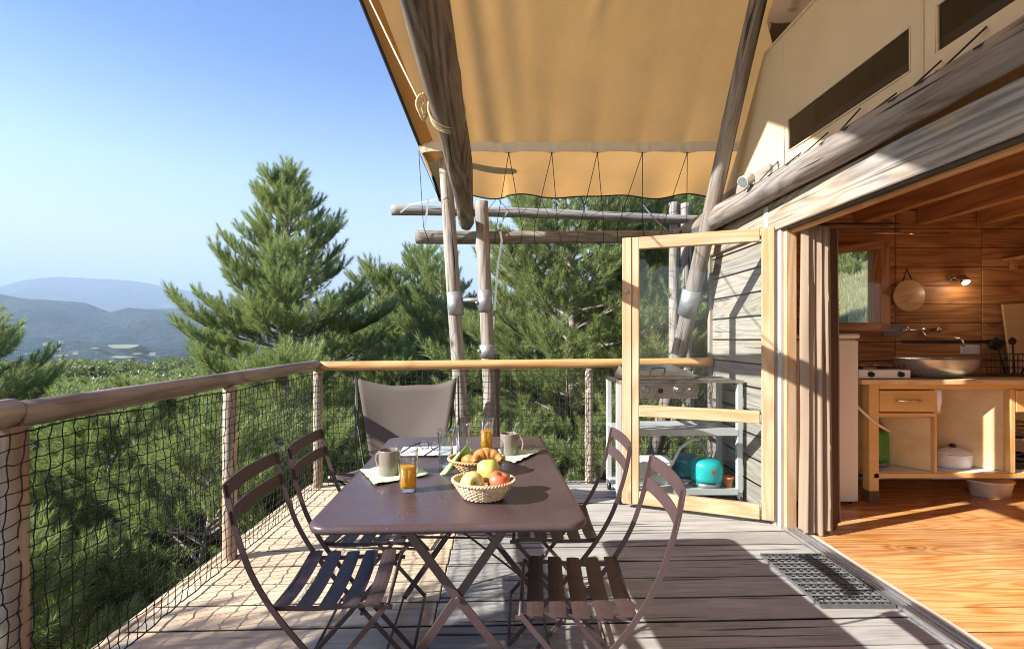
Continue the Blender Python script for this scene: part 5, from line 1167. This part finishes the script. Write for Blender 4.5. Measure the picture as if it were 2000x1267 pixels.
MB().lathe([(.12, .0), (.17, .006), (.235, .04), (.285, .09), (.303, .145), (.306, .150), (.300, .150), (.28, .09), (.22, .04), (.1, .02), (0, .018)], 48, sy=.75).build('bowl', M['sinksteel'], sk, local=True); MB().tube([(.304 * math.cos(q), .228 * math.sin(q), .150) for q in [6.2832 * k / 48 for k in range(48)]], .0035, 6, closed=True).build('rim', M['steel'], sk, local=True)
fc = thing('wall_tap', 'chrome two handled wall tap above the sink bowl', 'tap', (3.7, 4.42, 1.36))
MB().box(3.44, 4.464, 1.30, 3.62, 4.482, 1.41).build('splash_plate', M['galv'], fc)
MB().tube([(3.62, 4.40, 1.355), (3.86, 4.40, 1.355)], .014, 12).tube([(3.66, 4.48, 1.355), (3.66, 4.40, 1.355)], .012, 10).tube([(3.82, 4.48, 1.355), (3.82, 4.40, 1.355)], .012, 10).build('body', M['chrome'], fc)
for x in (3.60, 3.88):
    o = MB().tube([(x - .02, 4.40, 1.355), (x + .02, 4.40, 1.355)], .02, 12).build('handle', M['chrome'], fc)
    for a in (0, 1.57): MB().tube([(x, 4.40 - .035 * math.cos(a), 1.355 - .035 * math.sin(a)), (x, 4.40 + .035 * math.cos(a), 1.355 + .035 * math.sin(a))], .006, 8).build('spoke', M['chrome'], o)
MB().tube([(3.74, 4.40, 1.35), (3.74, 4.38, 1.31), (3.74, 4.34, 1.28), (3.78, 4.25, 1.275), (3.83, 4.14, 1.275), (3.845, 4.12, 1.26), (3.845, 4.12, 1.21)], .010, 10).build('spout', M['chrome'], fc)
so_ = thing('power_socket', 'white double power socket on the kitchen wall', 'socket', (4.24, 4.48, 1.17)); MB().box(4.155, 4.468, 1.135, 4.325, 4.484, 1.215).build('plate', M['plastic'], so_, bevel=.004)
for x in (4.20, 4.28): MB().lathe([(.026, 0), (.026, .003), (.022, .003), (.020, -.004), (0, -.004)], 20).build('outlet', M['fridge'], so_).matrix_basis = Matrix.Translation((x - 4.24, -.013, .005)) @ Matrix.Rotation(R(90), 4, 'X')
rb_ = thing('round_board', 'round wooden chopping board hanging from a leather loop', 'chopping board', (3.66, 4.46, 1.52))
o = MB().lathe([(0, -.009), (.138, -.009), (.143, -.005), (.143, .005), (.138, .009), (0, .009)], 48).build('disc', M['board'], rb_); o.matrix_basis = Matrix.Translation((0, -.005, .143)) @ Matrix.Rotation(R(90), 4, 'X') @ Matrix.Rotation(R(15), 4, 'Z')
MB().tube([(3.61, 4.452, 1.79), (3.655, 4.465, 1.905), (3.70, 4.452, 1.79)], .005, 6).build('loop', M['black'], rb_)
wlp = thing('wall_lamp', 'small lit chrome spot lamp on the kitchen wall', 'lamp', (4.10, 4.48, 1.82))
c = Vector((4.11, 4.40, 1.80)); d = Vector((.05, -.62, -.75)).normalized()
MB().tube([(4.07, 4.484, 1.83), (4.07, 4.465, 1.83)], .035, 20).build('base', M['chrome'], wlp); MB().tube([(4.07, 4.46, 1.83), c], .008, 8).build('arm', M['chrome'], wlp)
MB().tube([c - d * .04, c - d * .03, c + d * .035], [.02, .034, .038], 20).build('housing', M['steel'], wlp); MB().tube([c + d * .036, c + d * .038], .029, 20).build('bulb', M['bulb'], wlp)
pl = bpy.data.lights.new('lamp_light', 'POINT'); pl.energy = .6; pl.color = (1, .75, .45); pl.shadow_soft_size = .03; lo = bpy.data.objects.new('lamp_light', pl); COL.objects.link(lo); place(lo, Matrix.Translation(c + d * .07), wlp)
cb = thing('chopping_board', 'tall wooden chopping board leaning on the wall at the counter end', 'chopping board', (4.7, 4.4, .965)); MB().add([(4.50, 4.36, .967), (4.85, 4.36, .967), (4.85, 4.44, 1.60), (4.50, 4.44, 1.585), (4.50, 4.38, .967), (4.85, 4.38, .967), (4.85, 4.46, 1.60), (4.50, 4.46, 1.585)], [(3, 2, 1, 0), (4, 5, 6, 7), (0, 1, 5, 4), (1, 2, 6, 5), (2, 3, 7, 6), (3, 0, 4, 7)]).build('board', M['ply'], cb, bevel=.004)
ws = thing('wall_shelf', 'short wooden wall shelf at the right picture edge', 'shelf', (4.6, 4.4, 1.9)); MB().box(4.52, 4.25, 1.975, 5.1, 4.48, 2.0).build('board', M['joist'], ws, bevel=.002); MB().box(4.60, 4.44, 1.90, 4.64, 4.48, 1.975).build('bracket', M['joist'], ws)
dh = thing('dish_rack', 'black wire cutlery rack on the counter holding dark utensils', 'rack', (4.35, 4.2, .962))
m = MB()
for z in (.97, 1.03, 1.09, 1.145): m.tube([(4.18, 4.08, z), (4.50, 4.08, z), (4.50, 4.30, z), (4.18, 4.30, z)], .003, 5, closed=True)
for i in range(9): x = 4.18 + .04 * i; m.tube([(x, 4.08, 1.145), (x, 4.08, .97), (x, 4.30, .97), (x, 4.30, 1.145)], .002, 4)
m.build('wire_frame', M['black'], dh); MB().box(3.86, 4.02, .963, 4.62, 4.36, .972).build('drip_tray', M['black'], dh)
for i, (x, a, k) in enumerate([(4.42, .30, 'ladle'), (4.36, -.12, 'spatula'), (4.46, .15, 'spoon'), (4.28, -.30, 'whisk')]):
    u = thing('kitchen_utensil', ['black ladle leaning right in the cutlery rack', 'black spatula standing upright in the rack', 'dark serving spoon in the rack', 'dark utensil leaning left in the rack'][i], 'utensil', (x, 4.2, .98), 0, 'utensils in the cutlery rack')
    MB().tube([(x, 4.2, .98), (x + a * .30, 4.18, 1.22)], .006, 8).build('handle', M['black'], u); q = Vector((x + a * .33, 4.18, 1.25)); MB().lathe([(0, -.03), (.025, -.02), (.036, .0), (.028, .025), (0, .04)], 14, q, sy=.35).build('head', M['black'], u)
mr = thing('magnet_rail', 'dark hanging rail on the wall boards behind the sink', 'rail', (4.0, 4.46, 1.25)); MB().tube([(3.60, 4.45, 1.255), (4.60, 4.45, 1.255)], .006, 8).build('bar', M['black'], mr); MB().tube([(3.60, 4.45, 1.235), (4.60, 4.45, 1.235)], .004, 8).build('lower_bar', M['black'], mr)
MB().lathe([(0, -.05), (.06, -.03), (.07, 0), (.05, .03), (0, .05)], 14, (4.42, 4.42, 1.22), sy=.3).build('hanging_cloth', M['black'], mr)
bt = thing('soap_jar', 'chrome handled jar at the right end of the counter', 'jar', (4.38, 3.92, .962)); MB().lathe([(.03, 0), (.032, .07), (.012, .10), (.012, .12), (0, .12)], 18).build('jar', M['chrome'], bt, local=True); MB().tube([(0, 0, .11), (.04, 0, .14), (.05, 0, .12)], .006, 8).build('handle', M['chrome'], bt, local=True)
